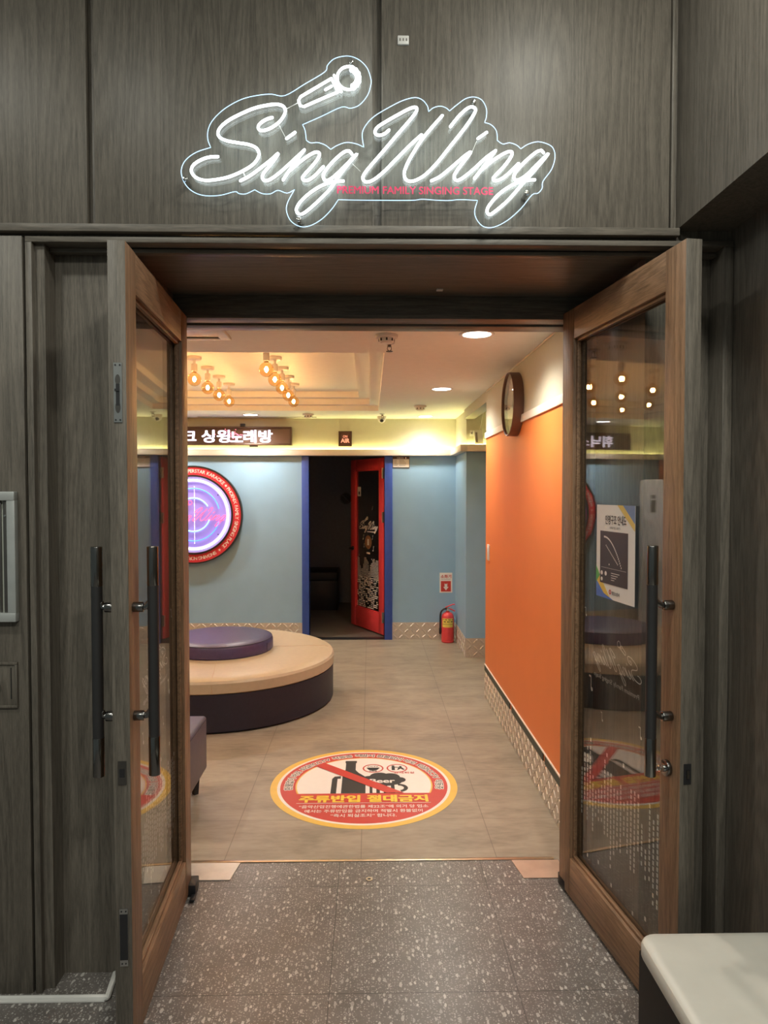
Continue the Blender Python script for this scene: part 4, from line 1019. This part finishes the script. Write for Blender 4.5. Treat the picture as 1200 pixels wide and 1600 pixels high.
obj('rocker', MB().box(XR-.012, XR-.008, 5.235, 5.267, 1.105, 1.175, .002), M['plastic'], o)
o = thing('router', 'white router box with a thin cable on the passage wall above the ledge', 'router', (1.04, YP, 2.05))
obj('casing', MB().box(-.042, .042, -.035, 0, 0, .135, .006, m=Matrix.Translation((1.04, YP-.002, 2.05)) @ Matrix.Rotation(R(-4), 4, 'Y')), M['plastic'], o)
obj('vent_panel', MB().box(-.030, -.012, -.037, -.033, .02, .115, .001, m=Matrix.Translation((1.04, YP-.002, 2.05)) @ Matrix.Rotation(R(-4), 4, 'Y')), M['inkgrey'], o)
obj('cable', MB().tube(smooth_path([(1.045, YP-.02, 2.185), (1.06, YP-.012, 2.24), (1.085, YP-.006, 2.37)]), .003, 6), M['plastic'], o)
o = thing('wall_socket', 'small white wall socket beside the router box', 'socket', (.972, YP, 2.12))
obj('plate', MB().box(.955, .990, YP-.007, YP, 2.13, 2.185, .002), M['plastic'], o)
obj('socket_hole', MB().cyl((.972, YP-.006, 2.158), (.972, YP-.0085, 2.158), .009, seg=16), M['inkgrey'], o)
o = thing('lit_sign', 'lit teal sign box hanging in the side passage behind the orange wall', 'sign', (1.19, 6.15, 2.14))
obj('housing', MB().box(1.018, 1.36, 6.10, 6.14, 2.135, 2.30, .004), M['plastic'], o)
obj('lit_face', MB().box(1.026, 1.352, 6.096, 6.102, 2.145, 2.285, .001), M['e_exit'], o)
obj('hanger', MB().box(1.14, 1.18, 6.11, 6.13, 2.295, CZ), M['plastic'], o)
o = thing('air_conditioner', 'tall white standing air conditioner against the far orange wall', 'air conditioner', (-3.1, 7.15, 0))
obj('body', MB().box(-3.285, -2.95, 6.88, 7.41, .04, 1.74, .035, 4), M['plastic'], o)
obj('plinth', MB().box(-3.27, -2.97, 6.90, 7.39, 0, .045), M['inkgrey'], o)
am = frame((-2.9495, 7.14, 0), (0, 1, 0), (0, 0, 1))
obj('display', MB().rect(-.045, .045, 1.36, 1.50, am, .002).rect(-.04, .04, 1.52, 1.56, am, .002), M['inkgrey'], o)
obj('grille', MB().rect(-.20, .20, .2, .8, am, .0015), flat('ac_grille', (.55, .54, .52), .5), o)

# ------------------------------------------------------------------ red door of the singing room
h3, l3 = (.150, 7.625), (-.228, 8.325)
U = Vector((l3[0]-h3[0], l3[1]-h3[1], 0)); L3 = U.length
d3 = thing('door_3', 'red glazed door standing ajar in the blue frame, leading to the dark room', 'door', (h3[0], h3[1], 0), math.atan2(U.y, U.x), None, 'structure')
D3 = W[d3.name]; z0, z1 = .02, 1.972; T = .04; st = .115
for a, c in ((0, st), (L3-st, L3)): obj('stile', MB().box(a, c, -T, 0, z0, z1, .003, m=D3), M['red'], d3)
obj('rail', MB().box(st, L3-st, -T, -.001, z1-.125, z1, .003, m=D3), M['red'], d3); obj('rail', MB().box(st, L3-st, -T, -.001, z0, z0+.225, .003, m=D3), M['red'], d3)
b = MB(); g0, g1 = z0+.225, z1-.125
for q in ((st, st+.012, g0, g1), (L3-st-.012, L3-st, g0, g1), (st, L3-st, g0, g0+.012), (st, L3-st, g1-.012, g1)): b.box(q[0], q[1], -.022, -.008, q[2], q[3], .002, m=D3)
obj('glazing_bead', b, M['red'], d3)
gp = obj('glass_pane', MB().box(st-.003, L3-st+.003, -.030, -.022, g0-.003, g1+.003, m=D3), M['glass'], d3, smooth=0)
m = D3 @ frame((0, -.0212, 0), (-1, 0, 0), (0, 0, 1)); cx = -L3/2
b = logo_flat(MB(), m @ Matrix.Translation((cx, 1.22, 0)), .00080, .009)
b.rect(cx-.03, cx+.17, 1.135, 1.147, m, 0)
lo, hi = -(L3-st-.014), -(st+.014)
dots(b, m, lo, hi, .86, .46, 11, .028, (.018, .010), .0175)
rnd = random.Random(4)
for i in range(int((hi-lo)/.042)):
    for j in range(17):
        if rnd.random() < .75: b.rect(lo+i*.042, lo+i*.042+(.022 if rnd.random() < .5 else .040), g0+.02+j*.021, g0+.031+j*.021, m, 0)
for x, z, h in ((-.12, 1.05, .05), (.10, 1.06, .04), (-.10, .96, .04), (.12, .93, .05), (.10, 1.40, .03)): note(b, m, cx+x, z, h)
b.rect(cx-.04, cx+.04, .885, .905, m, 0); b.rect(lo+.005, lo+.09, 1.545, 1.655, m, 0)
obj('film_print', b, M['film'], gp, smooth=0, label='white script logo and pattern on the red door glass')
rb = obj('room_number_badge', MB().disc(.078, m @ Matrix.Translation((cx, 1.02, .0004)), .0006, r_in=.066, seg=40).disc(.066, m @ Matrix.Translation((cx, 1.02, .0002)), .0004, seg=40), flat('badge_brown', (.30, .15, .07), .4), gp, smooth=0, label='brown round badge with the number 1')
pg = obj('number_print', MB().text('1', m @ Matrix.Translation((cx, 1.02, .0016)), .034, .07, .012), M['paper'], gp, smooth=0)
obj('pictogram_print', MB().rect(lo+.03, lo+.065, 1.565, 1.60, m @ Matrix.Translation((0, 0, .0004)), 0), M['ink'], gp, smooth=0)
hb = MB().cyl(D3 @ Vector((L3-.06, 0, .93)), D3 @ Vector((L3-.06, .012, .93)), .026, seg=24, bev=.002)
hh = obj('door_handle', hb, M['bronze'], d3)
obj('lever', MB().tube([D3 @ Vector((L3-.06, .01, .93)), D3 @ Vector((L3-.06, .05, .93)), D3 @ Vector((L3-.075, .056, .93)), D3 @ Vector((L3-.17, .056, .93))], .010, 10), M['black'], hh)
for z in (1.80, 1.32, .22):
    obj('hinge', MB().box(.128, .156, 7.585, 7.630, z-.055, z+.055, .002).cyl((.135, 7.585, z-.058), (.135, 7.585, z+.058), .008, seg=12), M['nickel'], d3)

# things inside the dark room
o = thing('room_bench', 'black upholstered block seat in the dark room past the red door', 'seat', (-.75, 9.5, 0))
obj('seat', MB().box(-1.45, -.43, 9.35, 9.97, .40, .52, .02, 3), M['black'], o); obj('base', MB().box(-1.44, -.44, 9.36, 9.96, .0, .40, .004), M['black'], o)
o = thing('room_sign', 'dark round prohibition sign on the far wall of the dark room', 'sign', (-.345, 10.0, 1.42))
rm2 = facing(-.345, 9.985, 1.50)
obj('disc', MB().disc(.082, rm2, .006, seg=40), M['black'], o)
b = MB().disc(.078, rm2 @ Matrix.Translation((0, 0, .0065)), .001, r_in=.068, seg=40).prism([(-.055, .043), (-.043, .055), (.055, -.043), (.043, -.055)], rm2 @ Matrix.Translation((0, 0, .0065)), .001)
obj('ring_and_slash', b, flat('dull_grey_print', (.10, .10, .11), .5), o, smooth=0)

# ------------------------------------------------------------------ light
w = bpy.data.worlds.new('world'); sc.world = w; w.use_nodes = True
bg = w.node_tree.nodes['Background']; bg.inputs[0].default_value = (.80, .92, .86, 1); bg.inputs[1].default_value = .10
def area(name, loc, size, power, col, rot=(0, 0, 0)):
    l = bpy.data.lights.new(name, 'AREA'); l.shape = 'DISK'; l.size = size; l.energy = power; l.color = col
    o = bpy.data.objects.new(name, l); C.objects.link(o); o.location = loc; o.rotation_euler = rot
for i, (x, y, p) in enumerate(((-1.45, .9, 11), (-.7, -.8, 17), (.62, -.55, 26), (.66, 1.27, 12))):
    area('corridor_fill_light', (x, y, 3.40), .25, p, (1., 1., .90))  # unseen lamps added overhead to brighten the approach walls and bench
sc.view_settings.view_transform = 'Standard'; sc.view_settings.look = 'None'; sc.view_settings.gamma = 1.0
sc.view_settings.use_curve_mapping = False; sc.view_settings.exposure = .72
cy_ = sc.cycles
cy_.max_bounces = 10; cy_.transparent_max_bounces = 24; cy_.glossy_bounces = 6; cy_.diffuse_bounces = 5
cy_.use_denoising = True; cy_.sample_clamp_indirect = 6.0; cy_.caustics_reflective = False; cy_.caustics_refractive = False
